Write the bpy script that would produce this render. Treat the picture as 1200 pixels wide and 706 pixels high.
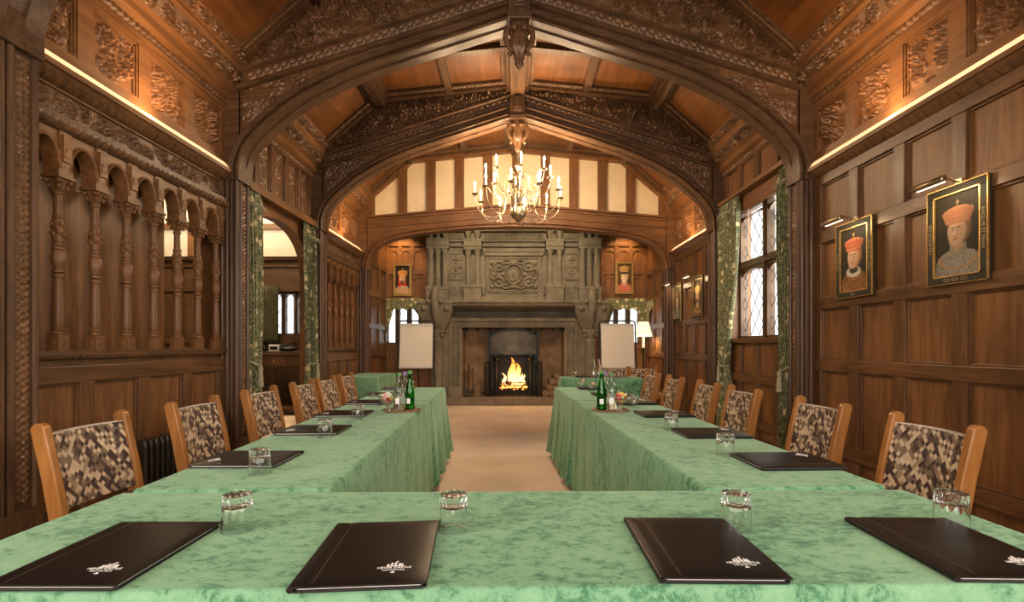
import bpy, bmesh, math, random
import numpy as np
from mathutils import Vector, Matrix
PI = math.pi
for o in list(bpy.data.objects): bpy.data.objects.remove(o)
S = bpy.context.scene
COL = S.collection
# ---------------------------------------------------------------- camera
F = 566.0; EYE = 1.2; VX = 602.0; VY = 405.5; CX = 0.05
cam = bpy.data.cameras.new('camera'); camo = bpy.data.objects.new('camera', cam); COL.objects.link(camo)
camo.location = (0, 0, EYE); camo.rotation_euler = (PI/2, 0, 0)
cam.sensor_width = 36; cam.lens = 36*F/1200
cam.shift_x = -(VX-600)/1200; cam.shift_y = (VY-353)/1200
cam.clip_start = 0.05; cam.clip_end = 200
S.camera = camo
# ---------------------------------------------------------------- colour management
S.view_settings.view_transform = 'Standard'; S.view_settings.look = 'None'
S.view_settings.gamma = 1; S.view_settings.use_curve_mapping = False
S.view_settings.exposure = 0.38
# ---------------------------------------------------------------- world: pale overcast daylight outside the windows
W = bpy.data.worlds.new('world'); S.world = W; W.use_nodes = True
W.node_tree.nodes['Background'].inputs[0].default_value = (0.93, 0.96, 1.0, 1)
W.node_tree.nodes['Background'].inputs[1].default_value = 1.5

def light(name, kind, loc, energy, color, size=0.1, rot=(0,0,0), sizey=None, spot=None, parent=None):
    l = bpy.data.lights.new(name, kind); l.energy = energy; l.color = color
    if kind == 'AREA':
        l.size = size
        if sizey: l.shape = 'RECTANGLE'; l.size_y = sizey
    elif kind in ('POINT', 'SPOT'):
        l.shadow_soft_size = size
        if kind == 'SPOT': l.spot_size = spot or 1.2; l.spot_blend = .7
    o = bpy.data.objects.new(name, l); COL.objects.link(o); o.location = loc; o.rotation_euler = rot
    if parent: o.parent = parent
    return o
WARM = (1.0, 0.66, 0.36); CANDLE = (1.0, 0.60, 0.28); DAY = (1.0, 0.95, 0.88)
# added fill lamps, unseen, imitating daylight from behind and beside the camera
light('window_and_fill_light', 'AREA', (0.05, -2.8, 2.1), 95, (1.0, .92, .82), 3.6, (PI/2, 0, 0), 2.2)
light('window_and_fill_light', 'AREA', (2.62, -0.6, 2.2), 75, (1.0, .92, .82), 2.2, (0, PI/2, 0), 1.6)
light('window_and_fill_light', 'AREA', (-2.52, -0.6, 2.2), 75, (1.0, .92, .82), 2.2, (0, -PI/2, 0), 1.6)
# daylight through the window in the right wall
light('window_and_fill_light', 'AREA', (3.3, 5.45, 2.15), 60, DAY, 1.5, (0, PI/2, 0), 1.2)

# ---------------------------------------------------------------- tagging
def empty(name, loc=(0,0,0), rz=0.0, label=None, cat=None, group=None):
    o = bpy.data.objects.new(name, None); COL.objects.link(o); o.location = loc; o.rotation_euler = (0,0,rz)
    o.empty_display_size = .05
    tag(o, label, cat, group); return o
def tag(o, label=None, cat=None, group=None, kind=None):
    if label: o['label'] = label
    if cat: o['category'] = cat
    if group: o['group'] = group
    if kind: o['kind'] = kind
    return o
def copy_tree(o, parent=None):
    c = o.copy(); COL.objects.link(c)
    if parent is not None: c.parent = parent
    for ch in list(o.children): copy_tree(ch, c)
    return c

# ---------------------------------------------------------------- mesh builder
class MB:
    def __init__(s): s.v = []; s.f = []; s.m = []; s.cur = 0
    def add(s, vs, fs):
        b = len(s.v); s.v.extend([tuple(map(float, p)) for p in vs])
        for f in fs: s.f.append([b+i for i in f]); s.m.append(s.cur)
        return s
    def box(s, x0, y0, z0, x1, y1, z1, M=None):
        x0, x1 = min(x0,x1), max(x0,x1); y0, y1 = min(y0,y1), max(y0,y1); z0, z1 = min(z0,z1), max(z0,z1)
        vs = [(x0,y0,z0),(x1,y0,z0),(x1,y1,z0),(x0,y1,z0),(x0,y0,z1),(x1,y0,z1),(x1,y1,z1),(x0,y1,z1)]
        if M is not None: vs = [tuple(M @ Vector(p)) for p in vs]
        return s.add(vs, [(0,3,2,1),(4,5,6,7),(0,1,5,4),(1,2,6,5),(2,3,7,6),(3,0,4,7)])
    def frust(s, cx, cy, z0, z1, a0, b0, a1, b1):
        vs = [(cx+i*a0, cy+j*b0, z0) for i,j in ((-1,-1),(1,-1),(1,1),(-1,1))] + [(cx+i*a1, cy+j*b1, z1) for i,j in ((-1,-1),(1,-1),(1,1),(-1,1))]
        return s.add(vs, [(0,3,2,1),(4,5,6,7),(0,1,5,4),(1,2,6,5),(2,3,7,6),(3,0,4,7)])
    def prism(s, poly, axis, a, b):
        # poly of 2d points; axis 'x': (y,z), 'y': (x,z), 'z': (x,y)
        def P(p, t):
            return {'x': (t,p[0],p[1]), 'y': (p[0],t,p[1]), 'z': (p[0],p[1],t)}[axis]
        n = len(poly); vs = [P(p,a) for p in poly] + [P(p,b) for p in poly]
        fs = [tuple(range(n))[::-1], tuple(range(n,2*n))] + [(i,(i+1)%n,n+(i+1)%n,n+i) for i in range(n)]
        return s.add(vs, fs)
    def lathe(s, prof, c=(0,0,0), n=16, cap=True, M=None, flute=0, fd=0.0):
        vs = []; fs = []
        for pr in prof:
            r, z = pr[0], pr[1]; fd_ = pr[2] if len(pr) > 2 else fd
            for k in range(n):
                a = 2*PI*k/n; rr = r*(1-fd_*abs(math.cos(a*flute/2))) if flute else r
                p = Vector((rr*math.cos(a), rr*math.sin(a), z))
                if M is not None: p = M @ p
                vs.append((p.x+c[0], p.y+c[1], p.z+c[2]))
        for j in range(len(prof)-1):
            for k in range(n):
                k2 = (k+1)%n; fs.append((j*n+k, j*n+k2, (j+1)*n+k2, (j+1)*n+k))
        if cap: fs.append(tuple(range(n))[::-1]); fs.append(tuple((len(prof)-1)*n+k for k in range(n)))
        return s.add(vs, fs)
    def tube(s, pts, r, n=8, cap=True):
        pts = [Vector(p) for p in pts]; m = len(pts)
        rs = r if isinstance(r, (list, tuple)) else [r]*m
        vs = []; fs = []; u = None
        for i, p in enumerate(pts):
            t = (pts[min(i+1,m-1)]-pts[max(i-1,0)])
            if t.length < 1e-9: t = Vector((0,0,1))
            t.normalize()
            if u is None:
                u = t.orthogonal().normalized()
            else:
                u = (u - t*u.dot(t))
                u = u.normalized() if u.length > 1e-6 else t.orthogonal().normalized()
            w = t.cross(u)
            for k in range(n):
                a = 2*PI*k/n; q = p + (u*math.cos(a)+w*math.sin(a))*rs[i]; vs.append(tuple(q))
        for j in range(m-1):
            for k in range(n):
                k2 = (k+1)%n; fs.append((j*n+k, j*n+k2, (j+1)*n+k2, (j+1)*n+k))
        if cap: fs.append(tuple(range(n))[::-1]); fs.append(tuple((m-1)*n+k for k in range(n)))
        return s.add(vs, fs)
    def ball(s, c, r, n=12, sz=1.0, sx=1.0, sy=1.0):
        prof = [(max(1e-4, r*math.sin(PI*i/(n//2+2))), -r*sz*math.cos(PI*i/(n//2+2))) for i in range(n//2+3)]
        M = Matrix.Diagonal((sx, sy, 1)).to_4x4()
        return s.lathe(prof, c, n, M=M)
    def sweep(s, pts, prof, plane='xz', y0=0.0):
        # pts: 2-D polyline in the plane; prof: closed list of (normal offset, depth)
        m = len(pts); n = len(prof); vs = []; fs = []
        for i in range(m):
            a = pts[max(i-1,0)]; b = pts[min(i+1,m-1)]
            tx, tz = b[0]-a[0], b[1]-a[1]; L = math.hypot(tx,tz) or 1; nx, nz = -tz/L, tx/L
            for o, d in prof:
                q = (pts[i][0]+nx*o, pts[i][1]+nz*o)
                vs.append((q[0], y0+d, q[1]) if plane == 'xz' else (y0+d, q[0], q[1]))
        for i in range(m-1):
            for k in range(n):
                k2 = (k+1)%n; fs.append((i*n+k, i*n+k2, (i+1)*n+k2, (i+1)*n+k))
        fs.append(tuple(range(n))); fs.append(tuple((m-1)*n+k for k in range(n))[::-1])
        return s.add(vs, fs)
    def grid(s, P):
        nu, nv = P.shape[:2]; b = P.reshape(-1,3)
        fs = [(i*nv+j, (i+1)*nv+j, (i+1)*nv+j+1, i*nv+j+1) for i in range(nu-1) for j in range(nv-1)]
        return s.add(b, fs)
    def build(s, name, mats, parent=None, smooth=None, world=False, bevel=0, fix=True):
        me = bpy.data.meshes.new(name); vs = s.v
        if world and parent is not None:
            q = Vector((0,0,0)); p = parent
            while p is not None: q = q + p.location; p = p.parent
            vs = [(a-q.x, b-q.y, c-q.z) for a,b,c in vs]
        me.from_pydata(vs, [], s.f)
        if not isinstance(mats, (list, tuple)): mats = [mats]
        for m in mats: me.materials.append(m)
        if len(mats) > 1: me.polygons.foreach_set('material_index', s.m)
        if fix:
            bm = bmesh.new(); bm.from_mesh(me); bmesh.ops.recalc_face_normals(bm, faces=bm.faces); bm.to_mesh(me); bm.free()
        if smooth is not None:
            me.polygons.foreach_set('use_smooth', [True]*len(me.polygons)); me.set_sharp_from_angle(angle=math.radians(smooth))
        me.update()
        o = bpy.data.objects.new(name, me); COL.objects.link(o)
        if parent is not None: o.parent = parent
        if bevel:
            md = o.modifiers.new('bevel', 'BEVEL'); md.width = bevel; md.segments = 2; md.limit_method = 'ANGLE'; md.angle_limit = .7
        return o

# ---------------------------------------------------------------- materials
def mat(name):
    m = bpy.data.materials.new(name); m.use_nodes = True; nt = m.node_tree
    return m, nt, nt.nodes['Principled BSDF']
def nd(nt, t, **kw):
    n = nt.nodes.new(t)
    for k, v in kw.items():
        if k.startswith('i_'): n.inputs[k[2:].replace('_',' ')].default_value = v
        else: setattr(n, k, v)
    return n
def ramp(nt, stops, interp='LINEAR'):
    r = nt.nodes.new('ShaderNodeValToRGB'); e = r.color_ramp; e.interpolation = interp
    while len(e.elements) < len(stops): e.elements.new(.5)
    for el, (p, c) in zip(e.elements, stops): el.position = p; el.color = (*c, 1)
    return r
def coords(nt, scale=(1,1,1), rot=(0,0,0), kind='Object'):
    t = nt.nodes.new('ShaderNodeTexCoord'); m = nt.nodes.new('ShaderNodeMapping')
    m.inputs['Scale'].default_value = scale; m.inputs['Rotation'].default_value = rot
    nt.links.new(t.outputs[kind], m.inputs[0]); return m
def bump(nt, src, bsdf, strength=.3, dist=.01):
    b = nt.nodes.new('ShaderNodeBump'); b.inputs['Strength'].default_value = strength; b.inputs['Distance'].default_value = dist
    nt.links.new(src, b.inputs['Height']); nt.links.new(b.outputs[0], bsdf.inputs['Normal']); return b
def wood(name, dark, light_, axis='z', rough=.42, scale=1.0, bmp=.25, spec=.4):
    m, nt, b = mat(name); L = nt.links
    sc = {'x': (1.2,14,14), 'y': (14,1.2,14), 'z': (14,14,1.2)}[axis]
    c = coords(nt, tuple(k*scale for k in sc))
    n1 = nd(nt, 'ShaderNodeTexNoise', i_Scale=1.6, i_Detail=7, i_Roughness=.62, i_Distortion=.9)
    L.new(c.outputs[0], n1.inputs['Vector'])
    c2 = coords(nt, (1.3,1.3,.9)); n2 = nd(nt, 'ShaderNodeTexNoise', i_Scale=1.7, i_Detail=3)
    L.new(c2.outputs[0], n2.inputs['Vector'])
    mid = tuple((a+b_)/2 for a, b_ in zip(dark, light_))
    r = ramp(nt, [(.28, dark), (.5, mid), (.72, light_)]); L.new(n1.outputs[0], r.inputs[0])
    r2 = ramp(nt, [(.3, (.72,.70,.68)), (.7, (1.15,1.12,1.08))]); L.new(n2.outputs[0], r2.inputs[0])
    mx = nd(nt, 'ShaderNodeMix', data_type='RGBA', blend_type='MULTIPLY'); mx.inputs[0].default_value = 1
    L.new(r.outputs[0], mx.inputs[6]); L.new(r2.outputs[0], mx.inputs[7]); L.new(mx.outputs[2], b.inputs['Base Color'])
    b.inputs['Roughness'].default_value = rough; b.inputs['Specular IOR Level'].default_value = spec
    n3 = nd(nt, 'ShaderNodeTexNoise', i_Scale=3.5, i_Detail=8, i_Roughness=.7); L.new(c.outputs[0], n3.inputs['Vector'])
    bump(nt, n3.outputs[0], b, bmp, .004); return m
def plain(name, col, rough=.5, metal=0, emis=None, es=0, spec=.5, var=0, vs=8):
    m, nt, b = mat(name); b.inputs['Base Color'].default_value = (*col, 1)
    b.inputs['Roughness'].default_value = rough; b.inputs['Metallic'].default_value = metal; b.inputs['Specular IOR Level'].default_value = spec
    if emis: b.inputs['Emission Color'].default_value = (*emis, 1); b.inputs['Emission Strength'].default_value = es
    if var:
        c = coords(nt); n = nd(nt, 'ShaderNodeTexNoise', i_Scale=vs, i_Detail=5); nt.links.new(c.outputs[0], n.inputs['Vector'])
        r = ramp(nt, [(.3, tuple(k*(1-var) for k in col)), (.7, tuple(min(1,k*(1+var)) for k in col))])
        nt.links.new(n.outputs[0], r.inputs[0]); nt.links.new(r.outputs[0], b.inputs['Base Color'])
        bump(nt, n.outputs[0], b, .1, .005)
    return m
OD = (.105,.046,.017); OL = (.275,.130,.049)
M = {}
M['oak_z'] = wood('oak_upright', OD, OL, 'z'); M['oak_y'] = wood('oak_lengthwise', OD, OL, 'y'); M['oak_x'] = wood('oak_crosswise', OD, OL, 'x')
M['rail_y'] = wood('oak_rail', (.060,.027,.011), (.205,.098,.040), 'y', .36); M['rail_z'] = wood('oak_stile', (.060,.027,.011), (.205,.098,.040), 'z', .36)
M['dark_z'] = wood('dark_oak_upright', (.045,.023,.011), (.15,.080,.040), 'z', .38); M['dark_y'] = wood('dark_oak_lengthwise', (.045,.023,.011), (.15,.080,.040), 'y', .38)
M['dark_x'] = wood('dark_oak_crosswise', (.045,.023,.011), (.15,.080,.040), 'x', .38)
M['carve'] = wood('carved_oak', (.066,.032,.014), (.20,.102,.046), 'x', .38, 1.0, .12, .5)
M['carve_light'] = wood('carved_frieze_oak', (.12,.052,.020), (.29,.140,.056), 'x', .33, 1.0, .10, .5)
M['ceil'] = wood('ceiling_board', (.095,.034,.008), (.21,.080,.019), 'y', .5, .6)
M['honey'] = wood('honey_beech', (.31,.128,.036), (.49,.225,.066), 'z', .3, .8, .06)
M['log'] = wood('log_bark', (.10,.06,.035), (.30,.20,.12), 'x', .9, 2, .8)
M['log_end'] = plain('log_cut', (.26,.165,.085), .8, var=.2)
M['brass'] = plain('aged_brass', (.50,.41,.28), .3, 1.0, var=.15, vs=20)
M['iron'] = plain('black_iron', (.018,.017,.016), .42, .6, var=.2)
M['steel'] = plain('worn_steel', (.075,.062,.048), .42, .7, var=.35, vs=5)
M['black_metal'] = plain('black_metal', (.02,.02,.02), .35, .3)
M['plaster'] = plain('cream_plaster', (.78,.64,.42), .9, var=.05, vs=14)
M['white_plaster'] = plain('white_plaster', (.85,.80,.70), .9, var=.04)
M['paper'] = plain('white_paper', (.80,.74,.66), .8)
M['board'] = plain('flipchart_trim', (.62,.62,.60), .4)
M['tube'] = plain('lit_lamp_tube', (1,.9,.7), .3, emis=(1.0,.78,.48), es=5)
M['candle'] = plain('candle_sleeve', (.9,.82,.62), .6, emis=(1,.75,.4), es=.6)
M['bulb'] = plain('lit_bulb', (1,.9,.7), .3, emis=(1.0,.74,.40), es=45)
M['led'] = plain('led_strip', (1,.85,.6), .4, emis=(1.0,.55,.28), es=.92)
M['gold'] = plain('gold_leaf', (.70,.46,.16), .35, .9, var=.2, vs=30)
M['gilt_paint'] = plain('gilt_paint', (.26,.20,.10), .6)
M['frame_black'] = plain('ebonised_frame', (.030,.028,.020), .6, spec=.2)
M['mortar'] = plain('mortar', (.10,.075,.05), .95, var=.2)
M['brick'] = plain('brick', (.36,.22,.12), .9, var=.38, vs=5)
M['radiator'] = plain('radiator_enamel', (.028,.022,.016), .3)
M['lead'] = plain('lead_came', (.05,.05,.048), .6, .4)
M['shade'] = plain('pleated_lampshade', (.86,.80,.66), .8, emis=(1,.78,.48), es=.9)
M['label_white'] = plain('paper_label', (.85,.85,.83), .6)
M['cap_green'] = plain('green_cap', (.10,.30,.08), .4); M['cap_purple'] = plain('violet_cap', (.28,.2,.5), .4)
M['silver'] = plain('silver_print', (.85,.83,.80), .5, 0)
M['tray'] = wood('tray_wood', (.22,.12,.06), (.40,.25,.14), 'x', .4)
M['silk'] = plain('tassel_cord', (.32,.30,.19), .8, var=.25, vs=60)
M['seat'] = plain('seat_leather', (.06,.035,.02), .45)
def glassmat(name, col, rough=0.0, ior=1.45):
    m, nt, b = mat(name); b.inputs['Base Color'].default_value = (*col,1); b.inputs['Transmission Weight'].default_value = 1
    b.inputs['Roughness'].default_value = rough; b.inputs['IOR'].default_value = ior; return m
M['glass'] = glassmat('clear_glass', (1,1,1)); M['green_glass'] = glassmat('green_glass', (.05,.55,.06)); M['water'] = glassmat('water_bottle_glass', (.93,.97,.94), 0, 1.4)
m, nt, b = mat('window_glass'); M['pane'] = m
tr = nt.nodes.new('ShaderNodeBsdfTransparent'); gl = nt.nodes.new('ShaderNodeBsdfGlossy'); gl.inputs['Roughness'].default_value = .05
mx = nt.nodes.new('ShaderNodeMixShader'); pass
tr.inputs[0].default_value = (.97,.97,.94,1)
mx.inputs[0].default_value = .05; nt.links.new(tr.outputs[0], mx.inputs[1]); nt.links.new(gl.outputs[0], mx.inputs[2]); nt.links.new(mx.outputs[0], nt.nodes['Material Output'].inputs[0])
# crushed green velvet
m, nt, b = mat('crushed_green_velvet'); M['velvet'] = m; L = nt.links
c = coords(nt, (24,38,18)); n1 = nd(nt,'ShaderNodeTexNoise', i_Scale=1.0, i_Detail=9, i_Roughness=.78, i_Distortion=.35); L.new(c.outputs[0], n1.inputs['Vector'])
c2 = coords(nt, (2.2,3.2,2.2)); n2 = nd(nt,'ShaderNodeTexNoise', i_Scale=1.0, i_Detail=4, i_Roughness=.6); L.new(c2.outputs[0], n2.inputs['Vector'])
ad = nd(nt,'ShaderNodeMath', operation='MULTIPLY_ADD'); ad.inputs[1].default_value = .34; L.new(n2.outputs[0], ad.inputs[0]); 
m2 = nd(nt,'ShaderNodeMath', operation='MULTIPLY'); m2.inputs[1].default_value = .72; L.new(n1.outputs[0], m2.inputs[0]); L.new(m2.outputs[0], ad.inputs[2])
r = ramp(nt, [(.38,(.030,.115,.06)), (.465,(.08,.215,.115)), (.515,(.165,.345,.20)), (.66,(.235,.415,.255))]); L.new(ad.outputs[0], r.inputs[0]); L.new(r.outputs[0], b.inputs['Base Color'])
b.inputs['Roughness'].default_value = .85; b.inputs['Sheen Weight'].default_value = .32; b.inputs['Sheen Roughness'].default_value = .35; b.inputs['Sheen Tint'].default_value = (.75,.95,.72,1); b.inputs['Specular IOR Level'].default_value = .2
bump(nt, ad.outputs[0], b, .35, .006)
# beige carpet
m, nt, b = mat('beige_carpet'); M['carpet'] = m; L = nt.links
c = coords(nt); n1 = nd(nt,'ShaderNodeTexNoise', i_Scale=160, i_Detail=3); L.new(c.outputs[0], n1.inputs['Vector'])
n2 = nd(nt,'ShaderNodeTexNoise', i_Scale=2.0, i_Detail=4); L.new(c.outputs[0], n2.inputs['Vector'])
r = ramp(nt, [(.3,(.74,.60,.48)), (.7,(.85,.70,.57))]); L.new(n1.outputs[0], r.inputs[0])
r2 = ramp(nt, [(.3,(.88,.86,.84)), (.7,(1.05,1.04,1.03))]); L.new(n2.outputs[0], r2.inputs[0])
mx = nd(nt,'ShaderNodeMix', data_type='RGBA', blend_type='MULTIPLY'); mx.inputs[0].default_value = 1
L.new(r.outputs[0], mx.inputs[6]); L.new(r2.outputs[0], mx.inputs[7]); L.new(mx.outputs[2], b.inputs['Base Color'])
b.inputs['Roughness'].default_value = .95; bump(nt, n1.outputs[0], b, .4, .004)
# grey brown stone
def stone(name, a, c_, sc=5):
    m, nt, b = mat(name); L = nt.links
    c = coords(nt); n1 = nd(nt,'ShaderNodeTexNoise', i_Scale=sc, i_Detail=9, i_Roughness=.65); L.new(c.outputs[0], n1.inputs['Vector'])
    n2 = nd(nt,'ShaderNodeTexNoise', i_Scale=60, i_Detail=4); L.new(c.outputs[0], n2.inputs['Vector'])
    r = ramp(nt, [(.3,a), (.7,c_)]); L.new(n1.outputs[0], r.inputs[0]); L.new(r.outputs[0], b.inputs['Base Color'])
    b.inputs['Roughness'].default_value = .78; bump(nt, n2.outputs[0], b, .35, .006); return m
M['stone'] = stone('weathered_stone', (.12,.10,.070), (.26,.22,.155)); M['hearth'] = stone('hearth_stone', (.14,.105,.07), (.27,.21,.145), 9)
# mosaic chair fabric : random tiles turned 45 degrees
m, nt, b = mat('mosaic_fabric'); M['mosaic'] = m; L = nt.links
tc = nt.nodes.new('ShaderNodeTexCoord'); s0 = nt.nodes.new('ShaderNodeSeparateXYZ'); L.new(tc.outputs['Object'], s0.inputs[0])
zy = nd(nt, 'ShaderNodeMath', operation='ADD'); L.new(s0.outputs['Z'], zy.inputs[0]); L.new(s0.outputs['Y'], zy.inputs[1])
cb = nt.nodes.new('ShaderNodeCombineXYZ'); L.new(s0.outputs['X'], cb.inputs[0]); L.new(zy.outputs[0], cb.inputs[2])
c = nt.nodes.new('ShaderNodeMapping'); c.inputs['Rotation'].default_value = (0, PI/4, 0); L.new(cb.outputs[0], c.inputs[0])
sp = nt.nodes.new('ShaderNodeSeparateXYZ'); L.new(c.outputs[0], sp.inputs[0])
CELL = .0165
def mth(op, a, b_=None):
    n = nd(nt, 'ShaderNodeMath', operation=op)
    for i, q in enumerate((a, b_)):
        if q is None: continue
        if isinstance(q, (int, float)): n.inputs[i].default_value = q
        else: L.new(q, n.inputs[i])
    return n.outputs[0]
iv = mth('FLOOR', mth('DIVIDE', sp.outputs['Z'], CELL)); u = mth('DIVIDE', sp.outputs['X'], CELL)
wn0 = nd(nt, 'ShaderNodeTexWhiteNoise', noise_dimensions='1D'); L.new(iv, wn0.inputs['W'])
iu = mth('FLOOR', u)
cell = nt.nodes.new('ShaderNodeCombineXYZ'); L.new(iu, cell.inputs[0]); L.new(iv, cell.inputs[1])
# some neighbouring tiles merge into longer bricks
half = mth('FLOOR', mth('DIVIDE', mth('ADD', iu, mth('MULTIPLY', iv, 1.0)), 2.0)); cell2 = nt.nodes.new('ShaderNodeCombineXYZ'); L.new(half, cell2.inputs[0]); L.new(iv, cell2.inputs[1]); cell2.inputs[2].default_value = 7
wb = nd(nt, 'ShaderNodeTexWhiteNoise', noise_dimensions='3D'); L.new(cell2.outputs[0], wb.inputs['Vector'])
wa = nd(nt, 'ShaderNodeTexWhiteNoise', noise_dimensions='3D'); L.new(cell.outputs[0], wa.inputs['Vector'])
sel = mth('GREATER_THAN', wb.outputs['Value'], .80)
mixv = nd(nt, 'ShaderNodeMix', data_type='FLOAT'); L.new(sel, mixv.inputs[0]); L.new(wa.outputs['Value'], mixv.inputs[2]); 
fr2 = mth('FRACT', mth('MULTIPLY', wb.outputs['Value'], 37.7)); L.new(fr2, mixv.inputs[3])
r = ramp(nt, [(0,(.050,.028,.023)), (.20,(.095,.055,.042)), (.34,(.19,.135,.09)), (.50,(.33,.24,.155)), (.60,(.56,.43,.30)), (.82,(.66,.52,.37)), (.94,(.24,.15,.115))], 'CONSTANT')
L.new(mixv.outputs[0], r.inputs[0]); L.new(r.outputs[0], b.inputs['Base Color']); b.inputs['Roughness'].default_value = .75
# floral curtain
m, nt, b = mat('floral_curtain'); M['floral'] = m; L = nt.links
c = coords(nt, (1,1,1)); vo = nd(nt,'ShaderNodeTexVoronoi', i_Scale=8.5, i_Randomness=.8); 
nz = nd(nt,'ShaderNodeTexNoise', i_Scale=26, i_Detail=4); L.new(c.outputs[0], nz.inputs['Vector'])
va = nd(nt,'ShaderNodeVectorMath', operation='MULTIPLY_ADD'); va.inputs[1].default_value = (.07,.07,.07); L.new(nz.outputs['Color'], va.inputs[0]); L.new(c.outputs[0], va.inputs[2]); L.new(va.outputs[0], vo.inputs['Vector'])
r = ramp(nt, [(0,(.60,.50,.28)), (.13,(.66,.58,.36)), (.24,(.60,.50,.28)), (.30,(.09,.11,.045)), (1,(.09,.11,.045))]); L.new(vo.outputs['Distance'], r.inputs[0])
v2 = nd(nt,'ShaderNodeTexNoise', i_Scale=34, i_Detail=5, i_Roughness=.7, i_Distortion=1.6); L.new(c.outputs[0], v2.inputs['Vector'])
r3 = ramp(nt, [(.38,(.035,.05,.024)), (.50,(.10,.12,.05)), (.60,(.42,.38,.20)), (.66,(.11,.13,.06))]); L.new(v2.outputs[0], r3.inputs[0])
lt = mth('LESS_THAN', vo.outputs['Distance'], .30)
mx = nd(nt,'ShaderNodeMix', data_type='RGBA'); L.new(lt, mx.inputs[0]); L.new(r3.outputs[0], mx.inputs[6]); L.new(r.outputs[0], mx.inputs[7]); L.new(mx.outputs[2], b.inputs['Base Color'])
b.inputs['Roughness'].default_value = .85; b.inputs['Sheen Weight'].default_value = .2
M['green_curtain'] = plain('plain_green_curtain', (.13,.13,.075), .9, var=.3, vs=12)
# black leather
m, nt, b = mat('black_leather'); M['leather'] = m; L = nt.links
c = coords(nt); n1 = nd(nt,'ShaderNodeTexNoise', i_Scale=380, i_Detail=2); L.new(c.outputs[0], n1.inputs['Vector'])
b.inputs['Base Color'].default_value = (.008,.006,.0055,1); b.inputs['Roughness'].default_value = .36; b.inputs['Specular IOR Level'].default_value = .24; bump(nt, n1.outputs[0], b, .12, .0008)
# painted canvas reads the colours laid on it
m, nt, b = mat('painted_canvas'); M['canvas'] = m
at = nd(nt,'ShaderNodeAttribute', attribute_name='Paint'); nt.links.new(at.outputs['Color'], b.inputs['Base Color']); b.inputs['Roughness'].default_value = .6; b.inputs['Specular IOR Level'].default_value = .2
# flames
m, nt, b = mat('flame'); M['flame'] = m
tc = nt.nodes.new('ShaderNodeTexCoord'); sp = nt.nodes.new('ShaderNodeSeparateXYZ'); nt.links.new(tc.outputs['Object'], sp.inputs[0])
r = ramp(nt, [(0,(1,.42,.10)), (.12,(1,.72,.32)), (.35,(1,.42,.08)), (.6,(.9,.16,.02))]); nt.links.new(sp.outputs['Z'], r.inputs[0])
nt.links.new(r.outputs[0], b.inputs['Emission Color']); b.inputs['Emission Strength'].default_value = 2.4; b.inputs['Base Color'].default_value = (.1,.03,.01,1)
M['ember'] = plain('glowing_ember', (.2,.05,.02), .9, emis=(1,.25,.04), es=7)
SW = [plain('sweet_wrapper_'+n, c, .3) for n, c in (('pink',(.85,.35,.38)),('white',(.88,.82,.75)),('yellow',(.85,.62,.15)),('red',(.7,.10,.08)),('green',(.25,.5,.15)))]

# ---------------------------------------------------------------- carved relief height fields
def scrolls(Wd, Hd, nu, nv, cell, seed, fade=.02):
    rng = np.random.default_rng(abs(int(seed)))
    U, V = np.meshgrid(np.linspace(0,Wd,nu), np.linspace(0,Hd,nv), indexing='ij')
    h = np.zeros_like(U); gx = max(1, round(Wd/cell)); gy = max(1, round(Hd/cell))
    du = Wd/(nu-1); dv = Hd/(nv-1)
    for i in range(gx):
        for j in range(gy):
            for rep in range(2):
                cx = (i+.5)*Wd/gx + rng.uniform(-.3,.3)*cell; cy = (j+.5)*Hd/gy + rng.uniform(-.3,.3)*cell
                R = cell*rng.uniform(.38,.74) * (1 if rep == 0 else .6); ch = 1 if (i+j+rep)%2 else -1
                if rep: cx += rng.uniform(-.5,.5)*cell; cy += rng.uniform(-.5,.5)*cell
                a0 = max(0,int((cx-R)/du)); a1 = min(nu,int((cx+R)/du)+2); b0 = max(0,int((cy-R)/dv)); b1 = min(nv,int((cy+R)/dv)+2)
                if a1 <= a0 or b1 <= b0: continue
                x = U[a0:a1,b0:b1]-cx; y = V[a0:a1,b0:b1]-cy; r_ = np.hypot(x,y)/R; ph = np.arctan2(y,x)
                s = np.mod(1.75*r_**.8 - ch*ph/(2*PI) + rng.uniform(0,1), 1)
                k = rng.integers(5,9)
                ridge = np.sin(PI*s)**1.1*(.60+.40*np.cos(ph*k+ch*7*r_)); msk = np.clip(1.15-r_,0,1)**.5*(r_<1)
                core = np.clip(1-(r_/.22)**2,0,1)**.5
                q = np.maximum(ridge*msk, core)*rng.uniform(.65,1)
                h[a0:a1,b0:b1] = np.maximum(h[a0:a1,b0:b1], q)
    if fade:
        e = np.minimum(np.minimum(U,Wd-U), np.minimum(V,Hd-V)); h = h*np.clip(e/fade,0,1)
    return h
def beads(Wd, nu, nv, pitch, style='egg'):
    u = np.linspace(0,Wd,nu)[:,None]; v = np.linspace(0,1,nv)[None,:]
    if style == 'egg': return np.abs(np.sin(PI*u/pitch))**.7*np.sin(PI*v)**.6
    if style == 'guil':
        a = np.sin(2*PI*u/pitch)*.32+.5; b_ = -np.sin(2*PI*u/pitch)*.32+.5
        return np.maximum(np.maximum(np.exp(-((v-a)/.11)**2), np.exp(-((v-b_)/.11)**2)), .8*np.exp(-((v-.5)/.12)**2)*np.abs(np.cos(PI*u*2/pitch))**8)
    return (np.sin(2*PI*(u/pitch+v*.5))*.5+.5)*np.sin(PI*v)**.5
def relief(mb, o, U, V, N, h, amp):
    o, U, V, N = [np.array(k, float) for k in (o,U,V,N)]
    nu, nv = h.shape; a = np.linspace(0,1,nu)[:,None,None]; b_ = np.linspace(0,1,nv)[None,:,None]
    mb.grid(o + a*U + b_*V + h[:,:,None]*amp*N); return mb
def struct(o): o['kind'] = 'structure'; return o
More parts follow.
